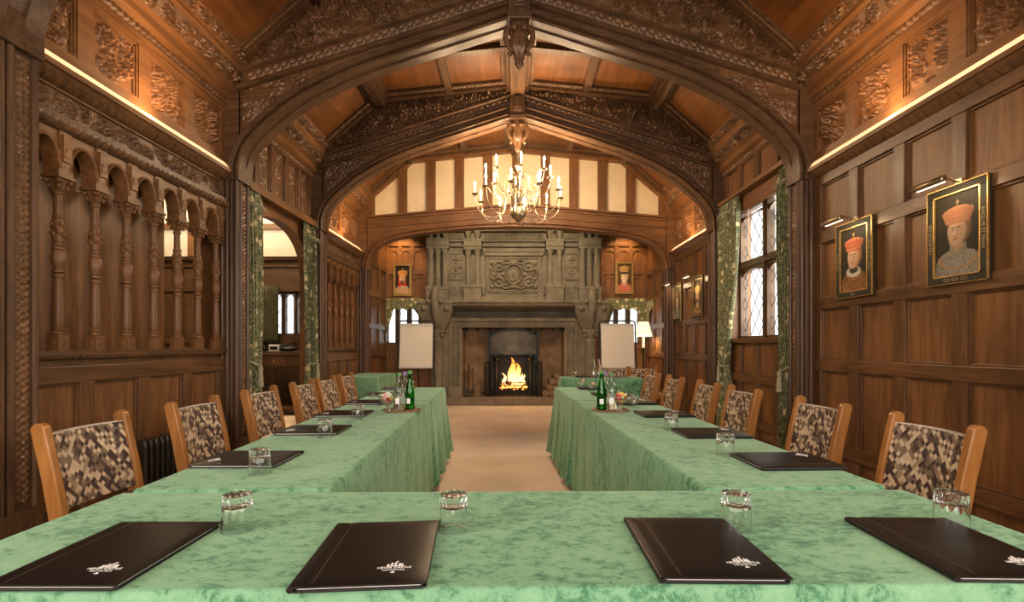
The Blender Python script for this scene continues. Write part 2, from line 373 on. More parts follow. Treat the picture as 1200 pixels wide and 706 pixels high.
# ================================================================= ROOM SHELL
TR = [2.285, 4.38, 6.28, 8.18]; TT = .20          # front faces of the arched trusses, their thickness
YB = 10.0; YN = -3.0
def X(s, a): return CX + s*(2.70-a)
# floor
mb = MB().box(-8, YN-.2, -.1, 3.2, YB+1.6, 0); struct(mb.build('floor', M['carpet']))
# side walls: a front leaf (2.70-2.82) and a rear leaf (2.82-2.95)
def leaf(mb, s, x0, x1, y0, y1, z0, z1): mb.box(CX+s*x0, y0, z0, CX+s*x1, y1, z1)
def arch_z(y, y0, y1, spring, crown):
    t = (y-(y0+y1)/2)/((y1-y0)/2); t = max(-1, min(1, t)); return spring+(crown-spring)*(1-abs(t)**2.2)**.5
OP = (4.72, 6.25, 2.12, 2.62)
mbl = MB(); s = -1; H = 3.86
for x0, x1, arc in ((2.70,2.82,True), (2.82,2.95,False)):
    if arc:
        leaf(mbl,s,x0,x1,YN,TR[0]+TT,0,H)
        for a, b in ((TR[0]+TT,TR[1]),(TR[2]+TT,TR[3])): leaf(mbl,s,x0,x1,a,b,0,1.12); leaf(mbl,s,x0,x1,a,b,2.44,H)
        leaf(mbl,s,x0,x1,TR[3],YB,0,H)
    else:
        leaf(mbl,s,x0,x1,YN,3.82,0,H); leaf(mbl,s,x0,x1,3.82,TR[1],0,1.12); leaf(mbl,s,x0,x1,3.82,TR[1],2.44,H); leaf(mbl,s,x0,x1,6.80,YB,0,H); leaf(mbl,s,x0,x1,4.56,6.80,2.70,H); leaf(mbl,s,x0,x1,TR[1],4.56,0,H); break
    leaf(mbl,s,x0,x1,TR[1],OP[0],0,H); leaf(mbl,s,x0,x1,OP[1],TR[2]+TT,0,H)
    n = 24
    for i in range(n):
        ya = OP[0]+(OP[1]-OP[0])*i/n; yb = OP[0]+(OP[1]-OP[0])*(i+1)/n
        za, zb = arch_z(ya,*OP), arch_z(yb,*OP)
        vs = [(CX-x0,ya,za),(CX-x0,yb,zb),(CX-x0,yb,H),(CX-x0,ya,H),(CX-x1,ya,za),(CX-x1,yb,zb),(CX-x1,yb,H),(CX-x1,ya,H)]
        mbl.add(vs, [(0,1,2,3),(7,6,5,4),(0,4,5,1),(1,5,6,2),(2,6,7,3),(3,7,4,0)])
def rail(mb, s, y0, y1, zc, h=.09, t=.034):          # horizontal rail with a small chamfer
    mb.cur = 0
    mb.box(X(s,0), y0, zc-h/2, X(s,t), y1, zc+h/2)
    mb.box(X(s,0), y0, zc-h/2-.014, X(s,t*.45), y1, zc+h/2+.014)
def stile(mb, s, yc, z0, z1, w=.10, t=.030):
    mb.cur = 1
    mb.box(X(s,0), yc-w/2, z0, X(s,t), yc+w/2, z1)
    mb.box(X(s,0), yc-w/2-.014, z0, X(s,t*.45), yc+w/2+.014, z1)
mbr_l = MB()
def dado(mb, s, y0, y1, n, ztop, zr=(.30,)):
    rail(mb,s,y0,y1,ztop-.05,.10); rail(mb,s,y0,y1,.10,.20,.028)
    for z in zr: rail(mb,s,y0,y1,z,.08)
    for i in range(n+1):
        yc = y0+.03+(y1-y0-.06)*i/n; stile(mb,s,yc,.2,ztop-.1)
dado(mbr_l,-1,TR[0]+TT,TR[1],4,1.08); dado(mbr_l,-1,TR[2]+TT,TR[3],4,1.08); dado(mbr_l,-1,YN,TR[0],8,1.08); dado(mbr_l,-1,TR[3]+TT,YB,3,1.08)
for y0,y1 in ((TR[3]+TT,YB),(YN,TR[0])):
    n = 3 if y0 > 5 else 8
    for z in (1.57,2.17,2.75): rail(mbr_l,-1,y0,y1,z)
    for i in range(n+1): stile(mbr_l,-1,y0+.03+(y1-y0-.06)*i/n,1.1,2.8)
# above the doorway: tall carved panels, stiles and rails
y0,y1 = TR[1]+TT, TR[2]
for z in (2.80,3.42): rail(mbr_l,-1,y0,y1,z,.10)
for i in range(6): stile(mbr_l,-1,y0+.04+(y1-y0-.08)*i/5,2.85,3.38,.09)
w = MB(); w.v, w.f, w.m = mbl.v, mbl.f, mbl.m
struct(w.build('wall_left', M['oak_z'])); o = struct(mbr_l.build('trim_1', [M['rail_y'],M['rail_z']], bevel=.004)); 
# right wall with a window opening
WO = (4.86, 6.10, 1.29, 2.90)
mbw = MB(); s = 1
for a,b,c,d in ((YN,WO[0],0,H),(WO[1],YB,0,H),(WO[0],WO[1],0,WO[2]),(WO[0],WO[1],WO[3],H)): leaf(mbw,s,2.70,2.95,a,b,c,d)
struct(mbw.build('wall_right', M['oak_z']))
mb = MB()
for (y0,y1,n) in ((YN,TR[0],10),(TR[0]+TT,TR[1],4),(TR[2]+TT,TR[3],4),(TR[3]+TT,YB,3)):
    for z in (.32,1.03,1.57,2.15,2.665): rail(mb,1,y0,y1,z,.095,.036)
    rail(mb,1,y0,y1,.08,.16,.03)
    for i in range(n+1): stile(mb,1,y1-.05-(y1-y0-.06)*i/n,.15,2.70,.10,.031)
y0,y1 = TR[1]+TT, TR[2]
for z in (.32,.82): rail(mb,1,y0,y1,z)
rail(mb,1,y0,y1,.08,.16,.03)
for i in range(5): stile(mb,1,y0+.04+(y1-y0-.08)*i/4,.15,1.2)
for z in (3.05,3.42): rail(mb,1,y0,y1,z)
for i in range(5): stile(mb,1,y0+.04+(y1-y0-.08)*i/4,3.1,3.38)
mb.cur = 0; mb.box(X(1,-.05), WO[0]-.05, 1.235, X(1,.06), WO[1]+.05, 1.29)
for yy in (WO[0]-.04, WO[1]+.04): mb.box(X(1,0),yy-.04,1.29,X(1,.03),yy+.04,2.98)
struct(mb.build('trim_2', [M['rail_y'],M['rail_z']], bevel=.004))
# back wall with two small windows
BW = [(-2.63,-1.96),(1.90,2.60)]
mb = MB()
zs0, zs1 = 1.24, 2.10
mb.box(CX-2.95,YB,0,-1.08,YB+.2,zs0); mb.box(1.08,YB,0,CX+2.95,YB+.2,zs0); mb.box(-1.1,YB,1.66,1.1,YB+.2,2.2); mb.box(CX-2.95,YB,zs1,CX+2.95,YB+.2,4.7)
for a,b in ((CX-2.95,BW[0][0]),(BW[0][1],-1.1),(1.1,BW[1][0]),(BW[1][1],CX+2.95)): mb.box(a,YB,zs0,b,YB+.2,zs1)
# panelling of the back wall (recess behind fireplace is left for the hearth)
struct(mb.build('wall_back', M['oak_z']))
mb = MB()
def tudor(w, h, n=10):
    pts = []
    for i in range(n+1):
        t = -1+2*i/n; pts.append((t*w/2, h*(1-abs(t)**2.6)**.5 if abs(t) < 1 else 0))
    return pts
for x0,x1 in ((-2.65,-1.80),(1.80,2.75)):
    for z in (2.18,2.72,3.30): mb.box(x0,YB-.025,z-.04,x1,YB,z+.04)
    for i in range(4):
        xc = x0+.04+(x1-x0-.08)*i/3; mb.box(xc-.035,YB-.022,2.1,xc+.035,YB,3.75)
    for z in (2.22,2.76,3.34):
        for i in range(3):
            xa = x0+.04+(x1-x0-.08)*(i+.5)/3; wv = (x1-x0)/3-.08
            mb.sweep([(xa+p, z+.24+q) for p,q in tudor(wv,.16)], [(0,0),(.025,0),(.025,-.016),(0,-.016)], 'xz', YB)
    for z in (.1,.62,1.18): mb.box(x0,YB-.03,z-.05,x1,YB,z+.05)
    for i in range(4):
        xc = x0+.04+(x1-x0-.08)*i/3; mb.box(xc-.04,YB-.022,.1,xc+.04,YB,1.2)
struct(mb.build('trim_3', M['oak_x']))
# wall behind the camera, with three tall windows
mb = MB(); mb.box(-2.9,YN-.2,0,3.0,YN,1.0); mb.box(-2.9,YN-.2,3.2,3.0,YN,4.7)
for a,b in ((-2.9,-1.9),(-.85,-.45),(.55,.95),(2.0,3.0)): mb.box(a,YN-.2,1.0,b,YN,3.2)
struct(mb.build('wall_front', M['oak_z']))

# ---------------------------------------------------------------- ceiling
CP = [(-2.80,3.55),(-2.45,3.82),(-1.77,4.42),(0,4.60),(1.77,4.42),(2.45,3.82),(2.80,3.55)]
def ceil_z(x):
    for (a,za),(b,zb) in zip(CP, CP[1:]):
        if a <= x <= b: return za+(zb-za)*(x-a)/(b-a)
    return 3.5
mb = MB()
mb.prism([(CX+x,z) for x,z in CP]+[(CX+2.95,3.86),(CX+2.95,4.9),(CX-2.95,4.9),(CX-2.95,3.86)], 'y', YN-.2, YB+.2)
struct(mb.build('ceiling', M['ceil']))
def along(mb, prof_pts, y0, y1, off, th, drop=0):
    # strip that follows the ceiling between two x's, hanging th below it
    pass
mbm = MB(); egg = MB()
def slope_strip(mb, xa, xb, y0, y1, th, n=1):
    for i in range(n):
        a = xa+(xb-xa)*i/n; b = xa+(xb-xa)*(i+1)/n
        za, zb = ceil_z(a), ceil_z(b)
        vs = [(CX+a,y0,za+.02),(CX+b,y0,zb+.02),(CX+b,y0,zb-th),(CX+a,y0,za-th),(CX+a,y1,za+.02),(CX+b,y1,zb+.02),(CX+b,y1,zb-th),(CX+a,y1,za-th)]
        mb.add(vs, [(0,1,2,3),(7,6,5,4),(0,4,5,1),(1,5,6,2),(2,6,7,3),(3,7,4,0)])
bays = [(YN,TR[0]),(TR[0]+TT,TR[1]),(TR[1]+TT,TR[2]),(TR[2]+TT,TR[3])]
for y0,y1 in bays:
    for sg in (-1,1):
        # purlin with stepped mouldings
        for hw,th in ((.13,.035),(.09,.075),(.05,.115)): 
            xa, xb = sg*1.77-hw, sg*1.77+hw
            slope_strip(mbm, min(xa,sg*1.77), max(xa,sg*1.77) if sg>0 else sg*1.77, y0, y1, th); slope_strip(mbm, sg*1.77, xb, y0, y1, th)
            if sg < 0: slope_strip(mbm, xa, sg*1.77, y0, y1, th)
        slope_strip(mbm, sg*.88-.045, sg*.88+.045, y0, y1, .06)
        # margins along the trusses: two steps each side, both slopes
        for (xa,xb) in ((1.77,2.45),(0.1,1.77)):
            a,b = (xa,xb) if sg > 0 else (-xb,-xa)
            for ya,yb,th in ((y0,y0+.10,.07),(y0+.10,y0+.17,.035),(y1-.10,y1,.07),(y1-.17,y1-.10,.035)): slope_strip(mbm,a,b,ya,yb,th)
            # bead run
            za,zb = ceil_z(a+.02),ceil_z(b-.02); L_ = math.hypot(b-a,zb-za); nn = max(20,int(L_/.008))
            for ya in (y0+.17, y1-.10):
                relief(egg, (CX+a+.02,ya-.05 if ya>y0+1 else ya-.06,za-.072 if 0 else za-.036), (b-a-.04,0,zb-za), (0,.045,0), (0,0,-1), beads(L_,nn,6,.035), .018)
        for yy in ([(y0+y1)/2] if y0 > 0 else [y0+1.3, y0+2.6, y0+3.9]):
            a,b = (.1,1.77) if sg>0 else (-1.77,-.1)
            slope_strip(mbm,a,b,yy-.045,yy+.045,.055)
    for hw,th in ((.20,.04),(.14,.10),(.09,.17)): slope_strip(mbm,-hw,0,y0,y1,th); slope_strip(mbm,0,hw,y0,y1,th)
struct(mbm.build('trim_4', M['dark_y'])); egg.v and struct(egg.build('trim_5', M['carve'], smooth=60, fix=False))

# ---------------------------------------------------------------- cornice, carved frieze and cove light on each side wall
CPR = [(0,3.38),(.03,3.40),(.03,3.44),(.085,3.47),(.085,3.53),(.12,3.55),(.19,3.68),(.21,3.70),(.21,3.73),(.27,3.82),(.27,3.86),(.02,3.88),(-.1,3.88)]
def cornice(s, y0, y1, name):
    mb = MB(); mb.cur = 0
    mb.prism([(X(s,a),z) for a,z in CPR], 'y', y0, y1)
    c = MB(); Ly = y1-y0; nn = int(Ly/.012)
    relief(c, (X(s,.032),y0,3.392), (0,Ly,0), (0,0,.055), (-s,0,0), beads(Ly,nn,8,.05), .022)
    relief(c, (X(s,.122),y0,3.548), (0,Ly,0), (-s*.068,0,.125), (-s*.87,0,-.48), scrolls(Ly,.145,int(Ly/.009),16,.10,int(y0*7)+3), .055)
    relief(c, (X(s,.212),y0,3.735), (0,Ly,0), (-s*.056,0,.082), (-s*.82,0,-.55), scrolls(Ly,.10,int(Ly/.009),12,.06,int(y0*5)+9), .045)
    e = empty(name, (X(s,.1),(y0+y1)/2,3.38))
    mb.build('moulding', M['oak_y'], e, world=True); c.build('carved_band', M['carve'], e, 55, True, fix=False); return e
wing = {-1:'left',1:'right'}
bay_words = {0:'nearest the camera', 1:'nearest the camera', 2:'in the middle bay', 3:'in the far bay beyond the second arch'}
panel_cache = {}
def carved_panel(w, h, seed):
    k = (round(w,3), round(h,3), seed)
    if k not in panel_cache: panel_cache[k] = scrolls(w,h,int(w/.005),int(h/.005),.15,seed,.02)
    return panel_cache[k]
def frieze(s, y0, y1, n, label, lit=True):
    e = empty('carved_frieze', (X(s,0),(y0+y1)/2,2.90), 0, label, 'frieze', 'carved friezes above the cove lights')
    f = MB(); f.box(X(s,0),y0,2.80,X(s,.03),y1,2.93); f.box(X(s,0),y0,3.31,X(s,.03),y1,3.38); f.box(X(s,.03),y0,3.345,X(s,.045),y1,3.38)
    pw = (y1-y0)/n
    for i in range(n+1):
        a = max(y0, y0+i*pw-.055); b = min(y1, y0+i*pw+.055); f.box(X(s,0),a,2.93,X(s,.03),b,3.31)
    for i in range(n):
        a, b = y0+i*pw+.055, y0+(i+1)*pw-.055
        for q,t in ((0,.022),(.014,.012)):
            f.box(X(s,0),a+q,3.296-q,X(s,t),b-q,3.31-q); f.box(X(s,0),a+q,2.935,X(s,t),a+q+.014,3.31-q); f.box(X(s,0),b-q-.014,2.935,X(s,t),b-q,3.31-q)
    f.build('panel_frame', M['oak_y'], e, world=True)
    for i in range(n):
        a, b = y0+i*pw+.085, y0+(i+1)*pw-.085
        h = carved_panel(b-a,.355,11+(i+(0 if s<0 else 2)+int(y0))%4)
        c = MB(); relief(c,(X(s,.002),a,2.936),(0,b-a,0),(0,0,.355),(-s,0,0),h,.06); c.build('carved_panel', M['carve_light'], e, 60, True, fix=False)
    return e
def cove(s, y0, y1, label):
    e = empty('cove_light', (X(s,.06),(y0+y1)/2,2.76), 0, label, 'light', 'cove lights under the carved friezes')
    b = MB(); b.prism([(X(s,0),2.685),(X(s,.05),2.705),(X(s,.105),2.75),(X(s,.12),2.75),(X(s,.12),2.782),(X(s,.108),2.782),(X(s,.105),2.765),(X(s,0),2.765)], 'y', y0, y1)
    b.build('trough', M['oak_y'], e, world=True)
    d = MB(); d.prism([(X(s,.03),2.766),(X(s,.10),2.766),(X(s,.10),2.790),(X(s,.034),2.862)], 'y', y0+.01, y1-.01); d.build('led_strip', M['led'], e, world=True)
    c = MB(); Ly = y1-y0; relief(c,(X(s,.02),y0,2.693),(0,Ly,0),(-s*.075,0,.05),(-s*.5,0,-.85),beads(Ly,int(Ly/.008),8,.06,'rope'),.012); c.build('carved_edge', M['carve'], e, 50, True, fix=False)
    l = light('cove_lamp','AREA',(X(s,.098)-e.location.x,0,.065),6.5*Ly,(1,.58,.26),.03,sizey=Ly*.95,parent=e)
    l.rotation_euler = Vector((s*.6,0,.8)).to_track_quat('-Z','Y').to_euler()
    return e
for s in (-1,1):
    for i,(y0,y1) in enumerate(bays):
        e = cornice(s, y0, y1, 'cornice'); tag(e, 'moulded cornice with carved bands %s' % ('along the %s wall, %s' % (wing[s], ('nearest the camera, before the first arch','between the column nearest the camera and the first arch','above the curtained opening in the middle bay' if s<0 else 'above the curtained tall window in the middle bay','in the far bay beyond the second arch')[i])), 'cornice', 'cornices under the ceiling')
    frieze(s, TR[0]+TT, TR[1], 4, 'large carved foliage frieze glowing above the %s' % ('arcade of turned columns nearest the camera' if s<0 else 'two big portraits on the right wall'))
    frieze(s, TR[2]+TT, TR[3], 4, 'small distant carved foliage frieze high on the %s wall' % wing[s])
    cove(s, TR[0]+TT, TR[1], 'long glowing cove light strip nearest the camera on the %s wall' % wing[s])
    cove(s, TR[2]+TT, TR[3], 'short distant glowing cove light strip on the %s wall beyond the curtains' % wing[s])
    frieze(s, .6, TR[0], 4, 'carved foliage frieze at the edge of the picture, before the nearest column, %s wall' % wing[s]); cove(s, .6, TR[0], 'cove light strip before the nearest column on the %s wall' % wing[s])
# low carved panels above the doorway
y0,y1 = TR[1]+TT, TR[2]
for i in range(5):
    a = y0+.04+(y1-y0-.08)*i/5+.07; b = y0+.04+(y1-y0-.08)*(i+1)/5-.07
    c = MB(); relief(c,(X(-1,.001),a,2.87),(0,b-a,0),(0,0,.5),(1,0,0),carved_panel(b-a,.5,30+i%2),.016); o = struct(c.build('trim_%d'%(6+i), M['carve'], smooth=60, fix=False))

# ---------------------------------------------------------------- arched trusses
LOW = [(2.54,2.70),(2.54,2.83),(2.50,2.97),(2.42,3.09),(2.31,3.20),(2.17,3.32),(2.0,3.44),(1.76,3.575),(1.46,3.71),(1.1,3.835),(.7,3.965),(.3,4.095),(0,4.19)]
LOW4 = [(2.54,2.50),(2.53,2.62),(2.48,2.75),(2.40,2.85),(2.28,2.94),(2.1,3.01),(1.8,3.08),(1.54,3.12),(.87,3.19),(.4,3.215),(0,3.225)]
def smooth_pts(p, n=3):
    out = []
    for i in range(len(p)-1):
        p0 = p[max(i-1,0)]; p1 = p[i]; p2 = p[i+1]; p3 = p[min(i+2,len(p)-1)]
        for k in range(n):
            t = k/n
            out.append(tuple(.5*((2*p1[j])+(-p0[j]+p2[j])*t+(2*p0[j]-5*p1[j]+4*p2[j]-p3[j])*t*t+(-p0[j]+3*p1[j]-3*p2[j]+p3[j])*t**3) for j in (0,1)))
    return out+[p[-1]]
def low_z(pts, x):
    x = abs(x)
    q = sorted(pts)
    return float(np.interp(x, [a for a,_ in q], [b for _,b in q]))
def post(e, s, Y, z1, near=False):
    mb = MB(); xo, xi = CX+s*2.70, CX+s*2.54
    mb.box(xo,Y,0,xi+s*.03,Y+TT,z1)
    for k,(a,w) in enumerate(((0,.030),(.045,.022),(.082,.030),(.125,.035))):       # rolls on the near face
        mb.tube([(xi+s*(a+w/2+.005),Y-.006,.35),(xi+s*(a+w/2+.005),Y-.006,z1)], w/2, 8)
    for k,(a,w) in enumerate(((.0,.028),(.04,.034),(.165,.030))):                    # rolls on the inner face
        mb.tube([(xi+s*.022,Y+a+w/2,.35),(xi+s*.022,Y+a+w/2,z1)], w/2, 8)
    mb.box(xo,Y-.02,0,xi-s*.01,Y+TT+.01,.32); mb.box(xo,Y-.012,.32,xi-s*.004,Y+TT,.36)
    p = mb.build('post', M['dark_z'], e, 40, True)
    c = MB(); relief(c,(xi+s*.029,Y+.085,.4),(0,0,z1-.45),(0,.075,0),(-s,0,0),beads(z1-.45,int((z1-.45)/.009),11,.075,'guil'),.011)
    c.build('carved_strip', M['carve'], p, 50, False, fix=False)
    p2 = p.children[-1]; me = p2.data; q = p.parent.location
    for v in me.vertices: v.co = (v.co.x-q.x, v.co.y-q.y, v.co.z-q.z)
    return p
def truss(Y, label, pendant=True, detail=1):
    e = empty('arched_truss', (CX,Y+TT/2,0), 0, label, 'arch', 'oak arches across the hall')
    half = smooth_pts(LOW,4); low = [(-x,z) for x,z in half]+[(x,z) for x,z in half[::-1][1:]]
    xs = [x for x,_ in low]
    mb = MB()
    for i in range(len(low)-1):
        (xa,za),(xb,zb) = low[i],low[i+1]
        if abs(xb-xa) < 1e-4: continue
        vs = [(CX+xa,Y,za),(CX+xb,Y,zb),(CX+xb,Y,ceil_z(xb)+.01),(CX+xa,Y,ceil_z(xa)+.01)]; vs += [(a,Y+TT,c_) for a,_,c_ in vs]
        mb.add(vs,[(0,1,2,3),(7,6,5,4),(0,4,5,1),(2,6,7,3)])
    for sg in (-1,1): mb.box(CX+sg*2.53,Y,2.7,CX+sg*2.70,Y+TT,3.66)
    mb.build('truss_board', M['dark_x'], e, world=True)
    r = MB(); lw = [(CX+x,z) for x,z in low]
    for o_,w,d in ((-.012,.030,.035),(.03,.024,.05),(.062,.032,.032)):
        prof = [(o_+w/2+w/2*math.cos(a), -d+ .02*math.sin(a)*-1) for a in np.linspace(0,2*PI,7)[:-1]]
        prof = [(o_,.01),(o_,-d*.7),(o_+w*.3,-d),(o_+w*.7,-d),(o_+w,-d*.7),(o_+w,.01)]
        r.sweep(lw, prof, 'xz', Y)
    r.sweep(lw, [(-.012,TT),(-.012,TT*.5),(.02,TT*.5),(.02,TT)], 'xz', Y)
    L1 = lambda x: 4.31-abs(x)*.315; 
    for sg in (-1,1):
        xa = [sg*x for x in np.linspace(0,2.53,14)]
        for off,w,d in ((0,.028,.045),(.035,.018,.028),(.155,.030,.042)):
            r.sweep([(CX+x,L1(x)+off) for x in xa], [(0,.01),(0,-d*.7),(sg*w*.3,-d),(sg*w*.7,-d),(sg*w,-d*.7),(sg*w,.01)], 'xz', Y)
        pr = [(CX+x,ceil_z(x)-.045) for x in [sg*k for k in (0.1,.6,1.2,1.77,1.9,2.1,2.45)]]
        r.sweep(pr, [(0,.01),(0,-.05),(sg*.03,-.07),(sg*.045,-.07),(sg*.045,.01)], 'xz', Y)
    r.build('moulding', M['dark_x'], e, 40, True)
    def band(zlo, zhi, xa, xb, nu, nv, h, amp, name):
        c = MB(); xx = np.linspace(xa,xb,nu); vv = np.linspace(0,1,nv); P = np.zeros((nu,nv,3))
        a = np.array([zlo(x) for x in xx]); b = np.array([zhi(x) for x in xx]); b = np.maximum(a+.001,b)
        P[:,:,0] = CX+xx[:,None]; P[:,:,2] = a[:,None]+(b-a)[:,None]*vv[None,:]; P[:,:,1] = Y-.002-h*amp*np.clip((b-a)/.04,0,1)[:,None]
        c.grid(P); return c.build(name, M['carve'], e, 60, True, fix=False)
    nu = 900
    # relief sampled from a flat sheet so that the carving keeps its proportions
    sheet = scrolls(5.1,.75,1400,206,.14,int(Y*10),0)
    for sg in (-1,1):
        xa, xb = (.10,2.46) if sg>0 else (-2.46,-.10)
        xx = np.linspace(xa,xb,nu//2); lo = np.array([L1(x)+.195 for x in xx]); hi = np.array([ceil_z(x)-.05 for x in xx]); nv = 66; vv = np.linspace(0,1,nv)
        Z = lo[:,None]+np.maximum(hi-lo,.001)[:,None]*vv[None,:]
        iu = np.clip(((xx+2.55)/5.1*1399).astype(int),0,1399); iz = np.clip(((Z-3.75)/.75*205).astype(int),0,205)
        h = sheet[iu[:,None],iz]*np.sin(PI*np.clip(vv,0.02,.98))[None,:]**.35
        band(lambda x: L1(x)+.195, lambda x: ceil_z(x)-.05, xa, xb, nu//2, nv, h, .085, 'carved_tympanum')
        Lb = 2.5; band(lambda x: L1(x)+.058, lambda x: L1(x)+.148, xa, xb, 230, 10, beads(Lb,230,10,.16,'guil'), .018, 'carved_band')
        # spandrel between the arch curve and the straight beam
        xa, xb = (1.45,2.50) if sg>0 else (-2.50,-1.45)
        xx = np.linspace(xa,xb,90); lz = lambda x: low_z(half,x)+.11+.02*max(0,abs(x)-1.9); lo = np.array([lz(x) for x in xx]); hi = np.array([L1(x)-.012 for x in xx]); Z = lo[:,None]+np.maximum(hi-lo,.001)[:,None]*np.linspace(0,1,34)[None,:]
        h = sheet[(np.abs(xx)*274).astype(int)[:,None]+10, np.clip(((Z-2.9)*274).astype(int),0,205)]
        band(lz, lambda x: L1(x)-.012, xa, xb, 90, 34, h, .03, 'carved_spandrel')
    for s in (-1,1): post(e, s, Y, 2.72); 
    k = MB(); k.box(CX-.095,Y-.075,4.14,CX+.095,Y+TT,4.50); k.box(CX-.11,Y-.09,4.12,CX+.11,Y+TT+.01,4.17); k.box(CX-.05,Y-.10,4.22,CX+.05,Y-.07,4.42)
    k.box(CX-.035,Y-.115,4.25,CX+.035,Y-.09,4.39)
    k.build('king_block', M['dark_z'], e, world=True, bevel=.006)
    p = MB()
    prof = [(.09,4.135),(.098,4.11),(.10,4.06),(.075,4.02),(.095,3.97),(.10,3.92),(.085,3.88),(.05,3.855),(.055,3.83),(.035,3.80),(.045,3.775),(.03,3.75),(.015,3.735),(.004,3.725)]
    p.lathe(prof,(0,0,0),20,M=Matrix.Translation((CX,Y+.03,0)) @ Matrix.Diagonal((1,.8,1,1)), flute=10, fd=.18)
    for sg in (-1,1):
        pts = [(CX+sg*.05,Y-.01,4.10),(CX+sg*.115,Y-.01,4.06),(CX+sg*.125,Y-.01,3.98),(CX+sg*.10,Y-.01,3.91),(CX+sg*.065,Y-.01,3.87),(CX+sg*.085,Y-.01,3.84)]
        p.tube(pts,[.02,.028,.026,.022,.018,.02],8); p.ball((CX+sg*.085,Y-.01,3.84),.022,8)
        p.ball((CX+sg*.045,Y-.07,4.05),.028,8)
    p.build('pendant', M['carve'], e, 50, True)
    return e
truss(TR[1], 'large carved oak arch nearest the camera, spanning the whole ceiling')
truss(TR[2], 'second carved oak arch, directly before the chandelier')
e = truss(TR[0], 'carved oak arch whose moulded post stands at the left edge of the picture'); e.rotation_euler.z = -.026
# last arch: half-timbered gable
def gable(Y):
    e = empty('timbered_gable', (CX,Y+TT/2,0), 0, 'half-timbered gable of cream panels and oak studs above the fireplace', 'arch')
    half = smooth_pts(LOW4,4); low = [(-x,z) for x,z in half]+[(x,z) for x,z in half[::-1][1:]]
    top = lambda x: 3.60-abs(x)*.085
    mb = MB()
    for i in range(len(low)-1):
        (xa,za),(xb,zb) = low[i],low[i+1]
        if abs(xb-xa) < 1e-4: continue
        vs = [(CX+xa,Y,za),(CX+xb,Y,zb),(CX+xb,Y,top(xb)),(CX+xa,Y,top(xa))]; vs += [(a,Y+TT,c_) for a,_,c_ in vs]
        mb.add(vs,[(0,1,2,3),(7,6,5,4),(0,4,5,1),(2,6,7,3)])
    for sg in (-1,1): mb.box(CX+sg*2.53,Y,2.5,CX+sg*2.70,Y+TT,3.66)
    r = mb; lw = [(CX+x,z) for x,z in low]
    for o_,w,d in ((-.01,.03,.03),(.035,.03,.05)): r.sweep(lw, [(o_,.01),(o_,-d*.7),(o_+w*.3,-d),(o_+w*.7,-d),(o_+w,-d*.7),(o_+w,.01)], 'xz', Y)
    for sg in (-1,1):
        xs = [sg*x for x in (0,.8,1.6,2.53)]
        for off,w,d in ((-.03,.03,.06),(-.075,.025,.035),(-.20,.03,.03)): r.sweep([(CX+x,top(x)+off) for x in xs],[(0,.01),(0,-d),(sg*w,-d),(sg*w,.01)],'xz',Y)
    mb.build('tie_beam', M['oak_x'], e, 40, True)
    pl = MB(); pl.prism([(CX+x,top(x)-.02) for x in (-2.5,0,2.5)]+[(CX+x,ceil_z(x)) for x in (2.45,1.77,0,-1.77,-2.45)], 'y', Y+.07, Y+.12)
    pl.build('plaster_panel', M['plaster'], e, world=True)
    rf = MB()
    pr = [(-2.62,3.66),(-2.45,3.82),(-1.77,4.42),(0,4.60),(1.77,4.42),(2.45,3.82),(2.62,3.66)]
    tops = [(CX+x,z-.11) for x,z in pr]; up = [(CX+x,z+.01) for x,z in pr]
    for i in range(len(pr)-1):
        vs = [(tops[i][0],Y,tops[i][1]),(tops[i+1][0],Y,tops[i+1][1]),(up[i+1][0],Y,up[i+1][1]),(up[i][0],Y,up[i][1])]; vs += [(a,Y+.16,c_) for a,_,c_ in vs]
        rf.add(vs,[(0,1,2,3),(7,6,5,4),(0,4,5,1),(2,6,7,3),(1,5,6,2),(3,7,4,0)])
    rf.sweep(tops,[(0,.0),(0,-.04),(.05,-.04),(.05,0)],'xz',Y)
    rf.build('rafter', M['oak_x'], e, world=True)
    for i in range(-5,6):
        x = i*.485; 
        if i in (-5,5): x = math.copysign(2.49,x)
        w = .075
        st = MB(); st.box(CX+x-w,Y+.02,top(x)-.01,CX+x+w,Y+.11,ceil_z(x)-.05); st.build('stud', M['oak_z'], e, world=True)
    for s in (-1,1):
        post(e, s, Y, 2.52)
    return e
gable(TR[3])
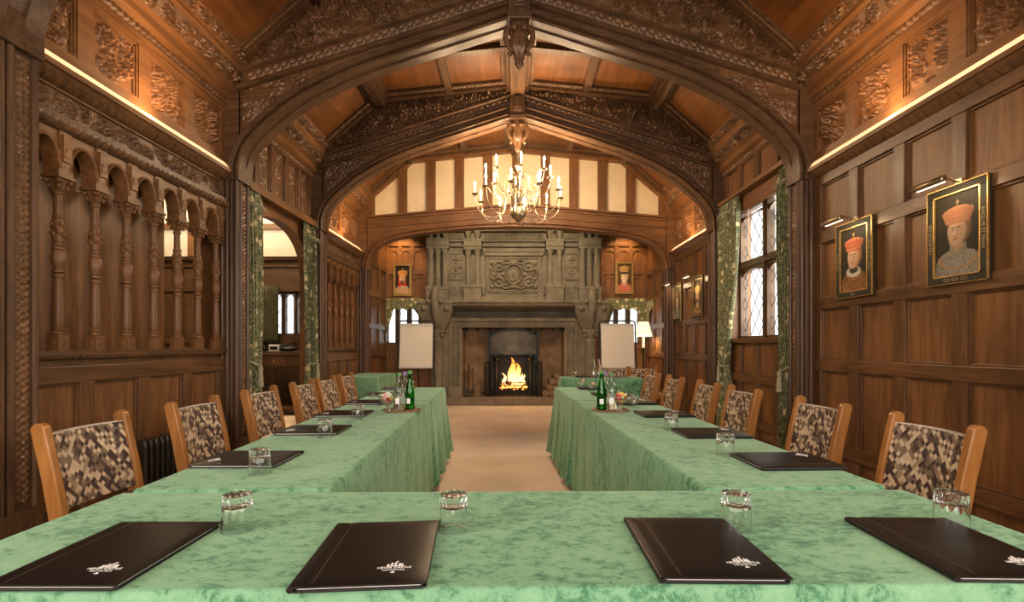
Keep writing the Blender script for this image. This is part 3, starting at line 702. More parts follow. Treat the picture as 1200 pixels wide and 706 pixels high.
# ================================================================= ARCADES OF TURNED COLUMNS (left wall)
def colonnette_mesh():
    mb = MB()
    def sq(z0,z1,h): mb.box(-h,-h,z0,h,h,z1)
    sq(0,.012,.040); sq(.012,.095,.034)
    for a,b in ((1,0),(-1,0),(0,1),(0,-1)):           # lozenge boss on each plinth face
        c = Vector((a*.034,b*.034,.053)); u = Vector((-b,a,0))
        q = [c+u*.022, c+Vector((0,0,.028)), c-u*.022, c-Vector((0,0,.028)), c+Vector((a*.008,b*.008,0))]
        mb.add([tuple(k) for k in q], [(0,1,4),(1,2,4),(2,3,4),(3,0,4)])
    prof = [(.033,.095),(.038,.10),(.038,.110),(.030,.116),(.034,.124),(.034,.132),(.027,.14),(.031,.16),(.031,.20),(.026,.34),(.023,.42),(.028,.425),(.030,.435),(.026,.445),(.024,.45)]
    mb.lathe(prof,n=16)
    mb.lathe([(.020,.45),(.034,.458),(.034,.468),(.024,.475),(.028,.49),(.038,.515),(.040,.54),(.036,.57),(.030,.585),(.037,.592),(.037,.60),(.026,.608),(.031,.615),(.031,.625),(.024,.632)],n=20,flute=12,fd=.12)
    mb.lathe([(.024,.632),(.028,.65),(.028,.755),(.025,.77),(.030,.775),(.030,.785),(.023,.79)],n=16)
    for k in range(16):                               # carved sleeve
        a = 2*PI*k/8; z = .655+.012*(k%2)+.048*(k//8); mb.ball((.028*math.cos(a+.4*(k//8)),.028*math.sin(a+.4*(k//8)),z+.02),.011,6,1.5)
    mb.lathe([(.023,.79),(.022,.86),(.020,.905),(.027,.912),(.027,.922),(.021,.928)],n=16)
    mb.lathe([(.021,.928),(.030,.945),(.036,.975),(.045,.990),(.048,1.0)],n=16,flute=8,fd=.22)
    for a,b in ((1,1),(1,-1),(-1,1),(-1,-1)):
        mb.ball((a*.038,b*.038,.985),.016,8); mb.ball((a*.028,b*.028,.955),.012,6,1.4)
    sq(1.0,1.018,.054); sq(1.018,1.05,.046)
    return mb
cm = colonnette_mesh()
proto_col = None
def arcade(y0, y1, ys, label, board_to):
    global proto_col
    s = -1
    e = empty('turned_column_arcade', (X(s,0),(y0+y1)/2,1.12), 0, label, 'arcade', 'arcades on the left wall')
    sl = MB(); sl.prism([(X(s,-.12),1.12),(X(s,.02),1.12),(X(s,.03),1.135),(X(s,.065),1.145),(X(s,.065),1.17),(X(s,-.12),1.17)],'y',y0,y1); sl.build('sill', M['dark_y'], e, world=True)
    c = MB(); relief(c,(X(s,.03),y0,1.118),(0,y1-y0,0),(-s*.033,0,.026),(-s*.6,0,-.8),beads(y1-y0,int((y1-y0)/.009),6,.045),.010); c.build('carved_edge', M['carve'], e, 50, True, fix=False)
    b = MB(); b.box(X(s,-.10),y0,1.17,X(s,-.115),board_to,2.45); b.build('backboard', M['oak_z'], e, world=True)
    # arches
    pitch = ys[1]-ys[0]; za, zt = 2.215, 2.44
    pa = MB(); edges = [y0]+ys+[y1]
    for i in range(len(edges)-1):
        ya, yb = edges[i], edges[i+1]
        n = 14; w_ = .038
        yc = (ya+yb)/2; R = pitch/2-w_
        lo = ya+(w_ if i else 0); hi = yb-(w_ if i < len(edges)-2 else 0)
        def zz(y):
            c_ = yc if 0 < i < len(edges)-2 else (yb-pitch/2 if i == 0 else ya+pitch/2)
            t = (y-c_)/R
            return za+.005+(zt-.065-za)*max(0,1-t*t)**.5 if abs(t) < 1 else za
        for k in range(n):
            p, q = lo+(hi-lo)*k/n, lo+(hi-lo)*(k+1)/n
            vs = [(X(s,.035),p,zz(p)),(X(s,.035),q,zz(q)),(X(s,.035),q,zt),(X(s,.035),p,zt)]; vs += [(X(s,-.05),b_,c_) for _,b_,c_ in vs]
            pa.add(vs,[(0,1,2,3),(7,6,5,4),(0,4,5,1),(2,6,7,3)])
        pts = [(p,zz(p)) for p in np.linspace(lo,hi,18)]
        pa.sweep(pts,[(.0,.03),(0,.045),(.012,.05),(.016,.045),(.016,.03)],'yz',X(s,0)) if True else None
        if i < len(edges)-2:
            pa.box(X(s,-.05),yb-w_,za,X(s,.045),yb+w_,zt); pa.box(X(s,.045),yb-.026,za+.05,X(s,.058),yb+.026,zt-.02); pa.frust(X(s,.058)-0,yb,za+.07,za+.13,.002,.02,.006,.012)
    pa.build('arch_board', M['oak_y'], e, 40, True)
    m2 = MB(); m2.prism([(X(s,-.05),zt),(X(s,.05),zt),(X(s,.085),zt+.045),(X(s,.085),zt+.075),(X(s,.03),zt+.085),(X(s,-.05),zt+.085)],'y',y0,y1); m2.build('cornice_rail', M['dark_y'], e, world=True)
    c = MB(); L_ = y1-y0; relief(c,(X(s,.052),y0,zt+.004),(0,L_,0),(-s*.034,0,.045),(-s*.78,0,-.6),beads(L_,int(L_/.009),8,.05,'egg'),.014)
    relief(c,(X(s,.002),y0+.02,2.535),(0,L_-.04,0),(0,0,.145),(-s,0,0),scrolls(L_-.04,.145,int(L_/.006),26,.13,int(y0*9),.02),.034)
    c.build('carved_band', M['carve'], e, 55, True, fix=False)
    fr = MB(); fr.box(X(s,0),y0,2.515,X(s,.02),y1,2.535); fr.box(X(s,0),y0,2.68,X(s,.02),y1,2.69); fr.box(X(s,0),y1-.03,2.5,X(s,.02),y1,2.69); fr.build('frame_rail', M['oak_y'], e, world=True)
    for y in ys:
        if proto_col is None:
            proto_col = cm.build('turned_column', M['oak_z'], e, 40); o = proto_col
        else:
            o = proto_col.copy(); COL.objects.link(o); o.parent = e
        o.location = (X(s,.0)-e.location.x, y-e.location.y, 1.17-1.12)
        pass
for q in (0,): pass
arcade(TR[0]+TT, TR[1], [2.81+.248*i for i in range(7)], 'large arcade of seven turned columns with little arches, nearest on the left wall', 3.80)
arcade(TR[2]+TT, TR[3], [6.66+.248*i for i in range(6)], 'small distant arcade of turned columns beyond the curtained doorway', TR[3])
# ================================================================= WINDOWS
def light_frame(mb, P, u0, u1, z0, z1, arch, dep=.05, rim=.03):
    # P(u,z,d) -> xyz ; a frame with an arched head filled in above the arch
    n = 10; c = (u0+u1)/2; R = (u1-u0)/2
    for k in range(n):
        a, b = u0+(u1-u0)*k/n, u0+(u1-u0)*(k+1)/n
        f = lambda u: z1-arch+arch*max(0,1-((u-c)/R)**2)**.5
        vs = [P(a,f(a),0),P(b,f(b),0),P(b,z1,0),P(a,z1,0),P(a,f(a),dep),P(b,f(b),dep),P(b,z1,dep),P(a,z1,dep)]
        mb.add(vs,[(0,1,2,3),(7,6,5,4),(0,4,5,1),(2,6,7,3)])
def leads(mb, P, u0, u1, z0, z1, du, dz, w=.006):
    # diamond lattice clipped to the light
    def seg(p, q):
        (a,b),(c,d) = p,q; L_ = math.hypot(c-a,d-b)
        if L_ < .01: return
        nx, nz = -(d-b)/L_*w/2, (c-a)/L_*w/2
        vs = [P(a+nx,b+nz,0),P(c+nx,d+nz,0),P(c-nx,d-nz,0),P(a-nx,b-nz,0),P(a+nx,b+nz,.006),P(c+nx,d+nz,.006),P(c-nx,d-nz,.006),P(a-nx,b-nz,.006)]
        mb.add(vs,[(0,1,2,3),(7,6,5,4),(0,4,5,1),(1,5,6,2),(2,6,7,3),(3,7,4,0)])
    k = -20
    for sgn in (1,-1):
        for k in range(-12,30):
            # line z = z0 + sgn*dz/du*(u-u0) + k*dz
            pts = []
            for u in (u0,u1):
                z = z0+sgn*dz/du*(u-u0)+k*dz
                pts.append([u,z])
            (a,b),(c,d) = pts; m_ = (d-b)/(c-a)
            lo, hi = a, c
            for zl, up in ((z0,False),(z1,True)):
                ui = a+(zl-b)/m_
                if (m_ > 0) == up: hi = min(hi,ui)
                else: lo = max(lo,ui)
            if hi-lo > .008: seg((lo,b+m_*(lo-a)),(hi,b+m_*(hi-a)))
    return mb
def mullioned(name, P, u0, u1, z0, z1, nl, tiers, jamb=.07, mull=.09, dep=.09, arch=.07, diamonds=True, label_only=None):
    fr = MB()
    def bx(a,b,c,d,d0=0,d1=dep):
        p, q = P(a,c,d0), P(b,d,d1); fr.box(*p,*q)
    bx(u0,u0+jamb,z0,z1); bx(u1-jamb,u1,z0,z1); bx(u0,u1,z0,z0+.03); bx(u0,u1,z1-.05,z1)
    lw = (u1-u0-2*jamb-(nl-1)*mull)/nl; ld = MB(); gl = MB()
    for i in range(nl):
        a = u0+jamb+i*(lw+mull)
        if i: bx(a-mull,a,z0,z1); bx(a-mull*.65,a-mull*.35,z0,z1,-.02,dep)
        for (za,zb) in tiers:
            light_frame(fr, lambda u,z,d: P(u,z,.02+d), a, a+lw, za, zb, arch)
            (leads(ld, lambda u,z,d: P(u,z,.055+d), a, a+lw, za, zb, .19, .26, .005) if diamonds else leads(ld, lambda u,z,d: P(u,z,.055+d), a, a+lw, za, zb, .3, .3))
            p, q = P(a,za,.060), P(a+lw,zb,.063); gl.box(*p,*q)
    for i in range(len(tiers)-1):
        za, zb = tiers[i][1], tiers[i+1][0]; bx(u0,u1,za,zb); bx(u0,u1,za+(zb-za)*.3,za+(zb-za)*.7,-.03,dep)
    f = struct(fr.build(name, M['dark_z'])); l_ = ld.build('window_lead', M['lead'], f); g = gl.build('window_pane', M['pane'], f)
    return f
mullioned('window_1', lambda u,z,d: (X(1,-.10-d),u,z), WO[0]-.02, WO[1]+.02, 1.29, 2.90, 2, [(1.33,2.12),(2.24,2.80)], jamb=.06, mull=.10)
mullioned('window_2', lambda u,z,d: (u,YB+.04+d,z), BW[0][0]-.02, BW[0][1]+.02, zs0, zs1, 3, [(zs0+.03,zs1-.03)], jamb=.04, mull=.095, arch=.05, diamonds=False)
mullioned('window_3', lambda u,z,d: (u,YB+.04+d,z), BW[1][0]-.02, BW[1][1]+.02, zs0, zs1, 3, [(zs0+.03,zs1-.03)], jamb=.04, mull=.095, arch=.05, diamonds=False)
mb = MB(); mb.box(X(1,.02),WO[0]-.02,2.80,X(1,.035),WO[1]+.02,2.99); mb.tube([(X(1,.028),WO[0],2.80),(X(1,.028),WO[1],2.80)],.010,8)
tag(mb.build('roller_blind', M['ceil']), 'raised tan blind across the top of the tall leaded window on the right', 'blind')
mb = MB(); mb.tube([(X(1,.02),5.62,2.80),(X(1,.02),5.62,2.3)],.004,6); mb.lathe([(.004,2.24),(.012,2.25),(.009,2.29),(.003,2.31)],(X(1,.02),5.62,0),8); tag(mb.build('blind_cord', M['paper'],smooth=50), 'thin pale blind cord hanging in front of the leaded window', 'cord')

# ================================================================= CURTAINS
def curtain(s, ya, yb, ztop, label, tie=None, hk=1, tie_w=.55, swing=0, nf=7, a0=.07, seed=0, zbot=.03, tassel=True):
    """sheet of folds standing a0 off the wall between ya and yb; tie = height where it is gathered"""
    yc0 = (ya+yb)/2; w = yb-ya
    e = empty('floral_curtain', (X(s,a0),yc0,zbot), 0, label, 'curtain', 'floral curtains')
    nu, nv = 70, 44; rng = random.Random(seed); P = np.zeros((nu,nv,3)); ph = [rng.uniform(0,6) for _ in range(4)]
    for j in range(nv):
        t = j/(nv-1); z = zbot+(ztop-zbot)*t
        wf = 1.0; sh = 0
        if tie:
            d = (z-tie)
            g = math.exp(-(d/.35)**2) if d < 0 else math.exp(-(d/.85)**2)
            wf = 1-(1-tie_w)*g; sh = swing*g
        if z > ztop-.16: wf *= 1
        for i in range(nu):
            u = i/(nu-1)
            amp = .028*(1 if z < ztop-.12 else .5)*(1+.25*math.sin(ph[1]+z*2)); 
            f = math.sin(u*nf*2*PI+ph[0]+.35*math.sin(z*1.7+ph[2]))*amp+math.sin(u*nf*4.3*PI+ph[3])*amp*.3
            y = yc0+sh+(u-.5)*w*wf+.008*math.sin(u*nf*4*PI+ph[1])
            P[i,j] = (X(s,a0+f+.01), y, z)
    mb = MB(); mb.grid(P); o = mb.build('cloth', M['floral'], e, 75, True, fix=False)
    sd = o.modifiers.new('thickness','SOLIDIFY'); sd.thickness = .004
    hd = MB(); hd.tube([(X(s,a0+.055),ya-.01+.2*0,ztop-.15)]+[(X(s,a0+.055+.012*math.sin(k*1.3)),ya+w*k/14,ztop-.15-.01*math.cos(k*1.1)) for k in range(15)],.008,6)
    for k in range(0,15,3): hd.tube([(X(s,a0+.06),ya+w*k/14,ztop-.15),(X(s,a0+.07),ya+w*k/14+.02,ztop-.20),(X(s,a0+.06),ya+w*k/14+.04,ztop-.15)],.005,6)
    hd.build('heading_cord', M['silk'], e, 60, True)
    if tie and tassel:
        tb = MB(); hw = w*tie_w/2+.015; yc = yc0+swing
        tb.tube([(X(s,.01),yc-hk*hw,tie+.12),(X(s,a0+.03),yc-hk*hw,tie+.07),(X(s,a0+.065),yc-hk*hw*.4,tie+.02),(X(s,a0+.065),yc+hk*hw*.3,tie-.01),(X(s,a0+.02),yc+hk*hw*.95,tie+.0)],.011,8)
        tb.lathe([(.008,0),(.022,-.01),(.026,-.03),(.018,-.05),(.02,-.055),(.03,-.16),(.032,-.20)],(X(s,a0+.085),yc,tie),12,flute=10,fd=.1)
        tb.tube([(X(s,a0+.085),yc,tie+.0),(X(s,a0+.075),yc,tie+.03)],.006,6)
        tb.build('tieback_tassel', M['silk'], e, 50, True)
    return e
curtain(-1, 4.60, 4.92, 2.74, 'floral green curtain at the near side of the left doorway', tie=1.0, tie_w=.82, nf=5, seed=1)
curtain(-1, 5.93, 6.27, 2.72, 'floral green curtain with tassel at the far side of the left doorway', tie=.98, hk=-1, tie_w=.72, swing=.05, nf=6, seed=2)
curtain(1, 4.60, 4.84, 2.97, 'floral green curtain on the near side of the tall leaded window', tie=.95, tie_w=.85, nf=5, seed=3)
curtain(1, 5.72, 6.26, 3.0, 'floral green curtain on the far side of the tall leaded window', tie=.95, hk=-1, tie_w=.45, swing=.13, nf=8, seed=4)
mb = MB(); mb.box(X(-1,0),4.60,2.74,X(-1,.11),6.27,2.79); mb.box(X(-1,.10),4.60,2.72,X(-1,.115),6.27,2.80)
tag(mb.build('curtain_rail', M['oak_y']), 'wooden curtain rail over the left doorway', 'curtain rail')
mb = MB(); mb.box(X(1,0),4.60,2.985,X(1,.12),6.27,3.03)
tag(mb.build('curtain_rail', M['oak_y']), 'wooden curtain rail above the tall leaded window', 'curtain rail')
def pelmet(x0, x1, z1, label, ret=None):
    n = 36; mb = MB(); nv = 12; P = np.zeros((n,nv,3))
    for i in range(n):
        t = i/(n-1); c = abs(2*t-1)
        low = .15+.045*math.sin(t*PI*10)**2*(c<.72)+(.36 if c>.80 else (.20*(c-.55)/.25 if c>.55 else 0))
        low = .19+.05*abs(math.sin(t*PI*4.5))+.62*max(0,(c-.50)/.50)**1.5
        for j in range(nv): P[i,j] = (x0+(x1-x0)*t, YB-.07-.008*math.sin(t*40)-.004*j/nv, z1-low*j/(nv-1))
    mb.grid(P)
    if ret:
        Q = P[:12].copy()
        for i in range(12):
            for j in range(nv): Q[i,j] = (ret, YB-.10-.5*i/11, P[n-1-int(i*1.2),j,2])
        mb.grid(Q)
    o = mb.build('floral_pelmet', M['floral'], smooth=60, fix=False); o.modifiers.new('t','SOLIDIFY').thickness = .01
    tag(o, label, 'pelmet', 'floral pelmets over the back windows')
pelmet(-2.64,-1.83,2.17,'floral scalloped pelmet over the small window left of the fireplace')
pelmet(1.87,2.72,2.17,'floral scalloped pelmet over the small window right of the fireplace',ret=2.725)

# ================================================================= ADJOINING ROOM (seen through the doorway and the arcade)
mb = MB(); AX0, AX1, AYE = -8.0, CX-2.95, 8.9
mb.box(AX0,AYE,0,-4.70,AYE+.2,2.2); mb.box(-3.75,AYE,0,AX1,AYE+.2,2.2); mb.box(-4.70,AYE,0,-3.75,AYE+.2,1.40); mb.box(AX0,AYE,2.2,AX1,AYE+.2,2.76)
for z in (.9,1.3,2.25,2.70): mb.box(AX0,AYE-.04,z-.05,AX1,AYE,z+.05)
for k in range(12): 
    x = AX0+.2+k*.42
    if not (-4.75 < x < -3.72): mb.box(x-.05,AYE-.03,0,x+.05,AYE,2.7)
mb.prism([(AYE,2.74),(AYE-.12,2.76),(AYE-.16,2.82),(AYE,2.82)],'x',AX0,AX1)
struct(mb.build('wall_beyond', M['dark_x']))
mb = MB(); mb.box(AX0,AYE+.05,2.80,AX1,AYE+.2,3.9); mb.box(AX0,1.0,3.9,AX1,AYE+.2,4.0)
for k in range(6): mb.prism([(AX0+k*1.1,3.86),(AX0+k*1.1+.04,3.9),(AX0+k*1.1-.04,3.9)],'y',3,AYE)
struct(mb.build('ceiling_beyond', M['white_plaster']))
mb = MB(); mb.box(AX0,AYE-.05,3.34,AX1,AYE+.05,3.44)
for x in (-6.9,-5.95,-5.0): mb.box(x-.05,AYE-.02,2.8,x+.05,AYE+.05,3.4)
struct(mb.build('trim_11', M['oak_x']))
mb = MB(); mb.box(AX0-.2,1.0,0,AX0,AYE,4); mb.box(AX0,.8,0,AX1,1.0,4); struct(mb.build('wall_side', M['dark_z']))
mullioned('window_4', lambda u,z,d: (u,AYE+.03+d,z), -4.72, -3.80, 1.40, 2.2, 4, [(1.44,2.14)], jamb=.04, mull=.07, arch=.08)
light('room_light','AREA',(-5.2,7.2,3.3),130,(1,.80,.55),2.0,(PI*.94,0,0),.6)
light('room_light','AREA',(-4.9,6.0,3.2),14,(1,.72,.45),1.0,(0,0,0))
# plain green curtains there
def plain_curtain(x0,x1,y,z0,z1,label):
    nu,nv=60,12; P=np.zeros((nu,nv,3))
    for i in range(nu):
        for j in range(nv):
            t=i/(nu-1); P[i,j]=(x0+(x1-x0)*t, y-.05-.028*math.sin(t*PI*2*7), z0+(z1-z0)*j/(nv-1))
    mb=MB(); mb.grid(P); o=mb.build('green_curtain', M['green_curtain'], smooth=80, fix=False); o.modifiers.new('t','SOLIDIFY').thickness=.006
    tag(o,label,'curtain')
plain_curtain(-4.66,-4.30,AYE-.04,1.25,2.30,'plain green curtain by the small window in the room beyond')
plain_curtain(-3.55,-3.02,4.10,.05,2.9,'dull green curtain seen between the arcade columns on the left')
# sideboard with things on it
e = empty('sideboard', (-4.3,8.45,0), 0, 'dark oak sideboard seen through the left doorway', 'sideboard')
b = MB(); b.box(-.95,-.24,1.06,.95,.24,1.10); b.box(-.97,-.26,1.045,.97,.26,1.06); b.build('top', M['dark_x'], e, bevel=.004)
b = MB(); b.box(-.92,-.22,.82,.92,.22,1.045); b.build('carcass', M['dark_x'], e)
for k in range(4):
    b = MB(); b.box(-.90+k*.455,-.235,.85,-.90+k*.455+.43,-.22,1.02); d = b.build('drawer', M['dark_x'], e, bevel=.004)
    b = MB(); b.lathe([(.004,0),(.012,.006),(.015,.014),(.008,.02)],n=10,M=Matrix.Translation((-.90+k*.455+.215,-.235,.935)) @ Matrix.Rotation(PI/2,4,'X')); b.build('knob', M['brass'], d, 50)
for sx in (-.86,0,.86):
    for sy in (-.17,.17):
        b = MB(); b.lathe([(.04,0),(.05,.05),(.03,.10),(.045,.16),(.065,.30),(.06,.42),(.035,.50),(.045,.56),(.03,.62),(.045,.72),(.045,.82)],(sx,sy,0),14); b.build('leg', M['dark_z'], e, 50)
b = MB(); b.box(-.9,-.19,.10,.9,.19,.14); b.build('stretcher', M['dark_x'], e)
def place_top(mb, name, m, loc, label, cat, **k):
    o = mb.build(name, m, **k); o.location = loc; return tag(o, label, cat)
e = empty('desk_telephone', (-4.42,8.38,1.10), 0, 'black desk telephone on the sideboard beyond the doorway', 'telephone')
b = MB(); b.prism([(-.10,0),(.10,0),(.10,.07),(-.06,.03),(-.10,.03)],'x',-.09,.09); b.build('body', M['black_metal'], e, bevel=.006)
b = MB(); b.tube([(-.09,0,.07),(-.08,0,.10),(0,0,.11),(.08,0,.10),(.09,0,.07)],.018,10); b.build('handset', M['black_metal'], e, 50)
e = empty('small_radio', (-4.16,8.42,1.10), 0, 'small white box radio with dark screen on the sideboard', 'radio')
b = MB(); b.box(-.09,-.05,0,.09,.05,.12); b.build('case', M['board'], e, bevel=.01)
b = MB(); b.box(-.065,-.054,.03,.065,-.05,.09); b.build('screen', M['black_metal'], e, bevel=.002)
e = empty('desk_speaker', (-3.98,8.42,1.10), 0, 'little dark round speaker right of the white radio', 'speaker')
b = MB(); b.box(-.05,-.05,0,.05,.05,.13); b.build('case', M['black_metal'], e, bevel=.01)
b = MB(); b.lathe([(.001,0),(.03,.002),(.034,.008),(.034,0)],n=14,M=Matrix.Translation((0,-.05,.07)) @ Matrix.Rotation(PI/2,4,'X')); b.build('cone', M['steel'], e, 40)
e = empty('black_bag', (-3.90,8.36,1.10), 0, 'low black bag lying at the right of the sideboard top', 'bag')
b = MB(); b.ball((0,0,.045),.15,16,.32,1.0,.55); b.build('body', M['black_metal'], e, 60)
b = MB(); b.tube([(-.08,0,.08),(-.04,-.02,.12),(.04,-.02,.12),(.08,0,.08)],.007,6); b.build('handle', M['black_metal'], e, 60)

# ================================================================= RADIATOR
e = empty('cast_iron_radiator', (X(-1,.12),3.68,0), 0, 'dark ribbed radiator behind the chairs on the left', 'radiator')
for k in range(17):
    y = -.42+k*.052; b = MB()
    b.prism([(-.05,.10),(.05,.10),(.058,.13),(.058,.52),(.045,.555),(-.045,.555),(-.058,.52),(-.058,.13)],'y',y-.013,y+.013); b.build('radiator_fin', M['radiator'], e, bevel=.008)
b = MB(); b.tube([(0,-.44,.17),(0,.44,.17)],.022,8); b.tube([(0,-.44,.49),(0,.44,.49)],.022,8); b.box(-.03,-.42,0,.03,-.38,.12); b.box(-.03,.38,0,.03,.42,.12); b.build('pipe', M['radiator'], e, 50)

# ================================================================= FIREPLACE
FD = 9.80; K = F/FD
def fx(px): return (px-VX)/K
def fz(py): return EYE+(VY-py)/K
fe = empty('stone_fireplace', (0,FD,0), 0, 'huge carved stone fireplace with crested overmantel on the far wall', 'fireplace')
st = M['stone']
def fb(mb, x0,x1,z0,z1,y0=FD,y1=YB): mb.box(x0,y0,z0,x1,y1,z1)
OX0, OX1, OZ = fx(541), fx(662), fz(384); HZ = .16
b = MB()
for a,c in ((fx(505),OX0),(OX1,fx(698))): fb(b,a,c,0,OZ+.0)
fb(b,fx(505),fx(698),OZ,1.76); b.box(fx(505),YB-.03,1.76,fx(698),YB,2.1)
for sg in (-1,1):
    xo = OX0 if sg<0 else OX1
    for o_,w,d in ((.0,.05,.03),(.06,.035,.015),(.20,.05,.04)):       # stepped jamb mouldings
        b.box(xo+sg*o_,FD-d,HZ,xo+sg*(o_+w),FD,OZ+o_*.55+w*.6)
    b.box(xo+sg*.02,FD-.06,0,xo+sg*.27,FD,.36); b.box(xo+sg*.27,FD-.045,.0,xo+sg*.60,FD,.22)
for o_,w,d in ((.0,.035,.03),(.045,.02,.015),(.115,.035,.04)): b.box(OX0-.05-o_,FD-d,OZ+o_,OX1+.05+o_,FD,OZ+o_+w)
b.build('surround', st, fe, world=True, bevel=.006)
c = MB(); 
for sg in (-1,1): 
    xo = (OX0 if sg<0 else OX1)+sg*(.105 if sg>0 else .105); relief(c,(xo,FD-.003,.4),(0,0,OZ-.4),(sg*.085,0,0),(0,-1,0),beads(OZ-.4,130,8,.075,'guil'),.02)
relief(c,(OX0-.1,FD-.02,OZ+.155),(OX1-OX0+.2,0,0),(0,0,.035),(0,-1,0),beads(OX1-OX0,260,6,.045),.03)
c.build('carved_moulding', st, fe, 50, True, fix=False)
for sg in (-1,1):
    xc = fx(513) if sg<0 else fx(691)
    b = MB(); b.box(xc-.17,FD-.20,0,xc+.17,FD,.24); b.box(xc-.14,FD-.185,.24,xc+.14,FD,.30)
    b.lathe([(.135,.30),(.14,.33),(.12,.36),(.115,.40),(.115,.72)],(xc,FD-.07,0),20,flute=14,fd=.10)
    b.lathe([(.118,.72),(.11,.75),(.105,1.28),(.12,1.30),(.12,1.32),(.10,1.34)],(xc,FD-.07,0),20)
    b.lathe([(.10,1.34),(.115,1.38),(.14,1.44),(.15,1.47)],(xc,FD-.07,0),16,flute=8,fd=.15)
    for q in (-1,1): b.ball((xc+q*.115,FD-.15,1.42),.045,10)
    b.box(xc-.17,FD-.21,1.47,xc+.17,FD,1.53)
    b.build('column', st, fe, 40, True)
    # great scrolled corbel: a quarter-round bracket growing outwards and forwards
    b = MB(); n = 10
    for i in range(n):
        t0, t1 = i/n, (i+1)/n; f = lambda t: math.sin(t*PI/2)**.8
        z0_, z1_ = 1.53+.50*t0, 1.53+.50*t1
        w0, w1 = .17+.17*f(t0), .17+.17*f(t1); d0, d1 = .20+.16*f(t0), .20+.16*f(t1)
        vs = [(xc-w0,FD,z0_),(xc+w0,FD,z0_),(xc+w0,FD-d0,z0_),(xc-w0,FD-d0,z0_),(xc-w1,FD,z1_),(xc+w1,FD,z1_),(xc+w1,FD-d1,z1_),(xc-w1,FD-d1,z1_)]
        b.add(vs,[(0,3,2,1),(4,5,6,7),(0,1,5,4),(1,2,6,5),(2,3,7,6),(3,0,4,7)])
    b.box(xc-.36,FD-.38,2.03,xc+.36,FD,2.09)
    b.tube([(xc,FD-.21,1.56),(xc,FD-.30,1.68),(xc,FD-.37,1.85),(xc,FD-.40,2.0),(xc,FD-.34,2.2),(xc,FD-.28,2.36)],[.03,.05,.07,.08,.07,.05],10)
    for q in (-1,1): b.ball((xc+q*.22,FD-.36,1.93),.06,10); b.ball((xc+q*.12,FD-.40,2.06),.045,10)
    b.build('corbel', st, fe, 45, True, bevel=0)
# mantel: deep shadowed cove under a shelf
b = MB(); x0, x1 = fx(521), fx(683)
b.prism([(YB-.03,1.78),(YB-.06,1.90),(FD-.02,1.975),(FD-.32,1.985),(FD-.33,2.0),(FD-.33,2.04),(FD-.37,2.05),(FD-.37,2.09),(YB-.03,2.09)],'x',x0,x1); b.box(x0,FD-.05,1.70,x1,YB-.03,1.76)
b.build('mantel_shelf', st, fe, world=True, bevel=.004)
# overmantel
b = MB(); T1 = 3.60; OY = FD-.02
fb(b,fx(500),fx(703),2.09,T1,OY,YB)
fb(b,fx(500),fx(703),2.09,2.20,OY-.06,YB); fb(b,fx(497),fx(706),3.555,T1+.05,OY-.14,YB); fb(b,fx(499),fx(704),3.50,3.555,OY-.10,YB)
fb(b,fx(500),fx(703),3.20,3.24,OY-.06,YB); fb(b,fx(500),fx(703),3.30,3.33,OY-.05,YB)
for x in (fx(545),fx(606.5+48)):                      # central framed tablet
    pass
CXF = fx(602)
fb(b,CXF-.63,CXF+.63,2.20,2.24,OY-.05,YB); fb(b,CXF-.63,CXF+.63,3.02,3.06,OY-.05,YB)
for sg in (-1,1):
    b.box(CXF+sg*.63,OY-.05,2.2,CXF+sg*.59,OY,3.06); b.box(CXF+sg*.52,OY-.03,2.32,CXF+sg*.50,OY,2.97)
for z in (2.31,2.97): fb(b,CXF-.52,CXF+.52,z-.01,z+.015,OY-.03,YB)
fb(b,CXF-.63,CXF+.63,3.10,3.17,OY-.02,YB); fb(b,CXF-.60,CXF+.60,3.34,3.36,OY-.03,YB); fb(b,CXF-.60,CXF+.60,3.45,3.47,OY-.03,YB)
b.build('overmantel', st, fe, world=True, bevel=.004)
# carved crest: cartouche with strapwork
def crest(Wd, Hd, nu, nv):
    U,V = np.meshgrid(np.linspace(-1,1,nu)*Wd/2, np.linspace(-1,1,nv)*Hd/2, indexing='ij'); h = np.zeros_like(U)
    Ua = np.abs(U)
    def ring(cx,cy,rx,ry,w,amp=1):
        r = np.hypot((Ua-cx)/rx,(V-cy)/ry); return amp*np.exp(-((r-1)*min(rx,ry)/w)**2)
    def blob(cx,cy,rx,ry,amp=1): return amp*np.clip(1-((Ua-cx)/rx)**2-((V-cy)/ry)**2,0,1)**.5
    for q in (ring(0,0,.17,.20,.018,1), blob(0,0,.145,.175,.55), ring(0,0,.105,.13,.010,.75), blob(0,.0,.05,.09,.9), blob(0,.24,.10,.05,.9), blob(0,-.24,.09,.05,.8),
              ring(.30,.16,.10,.09,.018,.8), ring(.30,-.16,.10,.09,.018,.8), ring(.42,.0,.055,.10,.016,.8), blob(.30,.16,.04,.04,.9), blob(.30,-.16,.04,.04,.9), blob(.22,0,.045,.045,.85),
              ring(.14,.25,.075,.04,.014,.7), ring(.14,-.25,.075,.04,.014,.7), blob(.44,.24,.045,.05,.8), blob(.44,-.24,.045,.05,.8), blob(.40,0,.03,.06,.8)): h = np.maximum(h,q)
    h = np.maximum(h, .45*scrolls(Wd,Hd,nu,nv,.13,77,.03)); return h
c = MB(); relief(c,(CXF-.49,OY-.002,2.33),(.98,0,0),(0,0,.62),(0,-1,0),crest(.98,.62,170,110),.075); c.build('carved_crest', st, fe, 60, True, fix=False)
c = MB()
for sg in (-1,1):
    relief(c,(CXF+sg*.57-.02,OY-.002,2.25),(.045,0,0),(0,0,.76),(0,-1,0),beads(.76,9,90,.05).T if 0 else beads(.76,90,7,.05).T,.022)
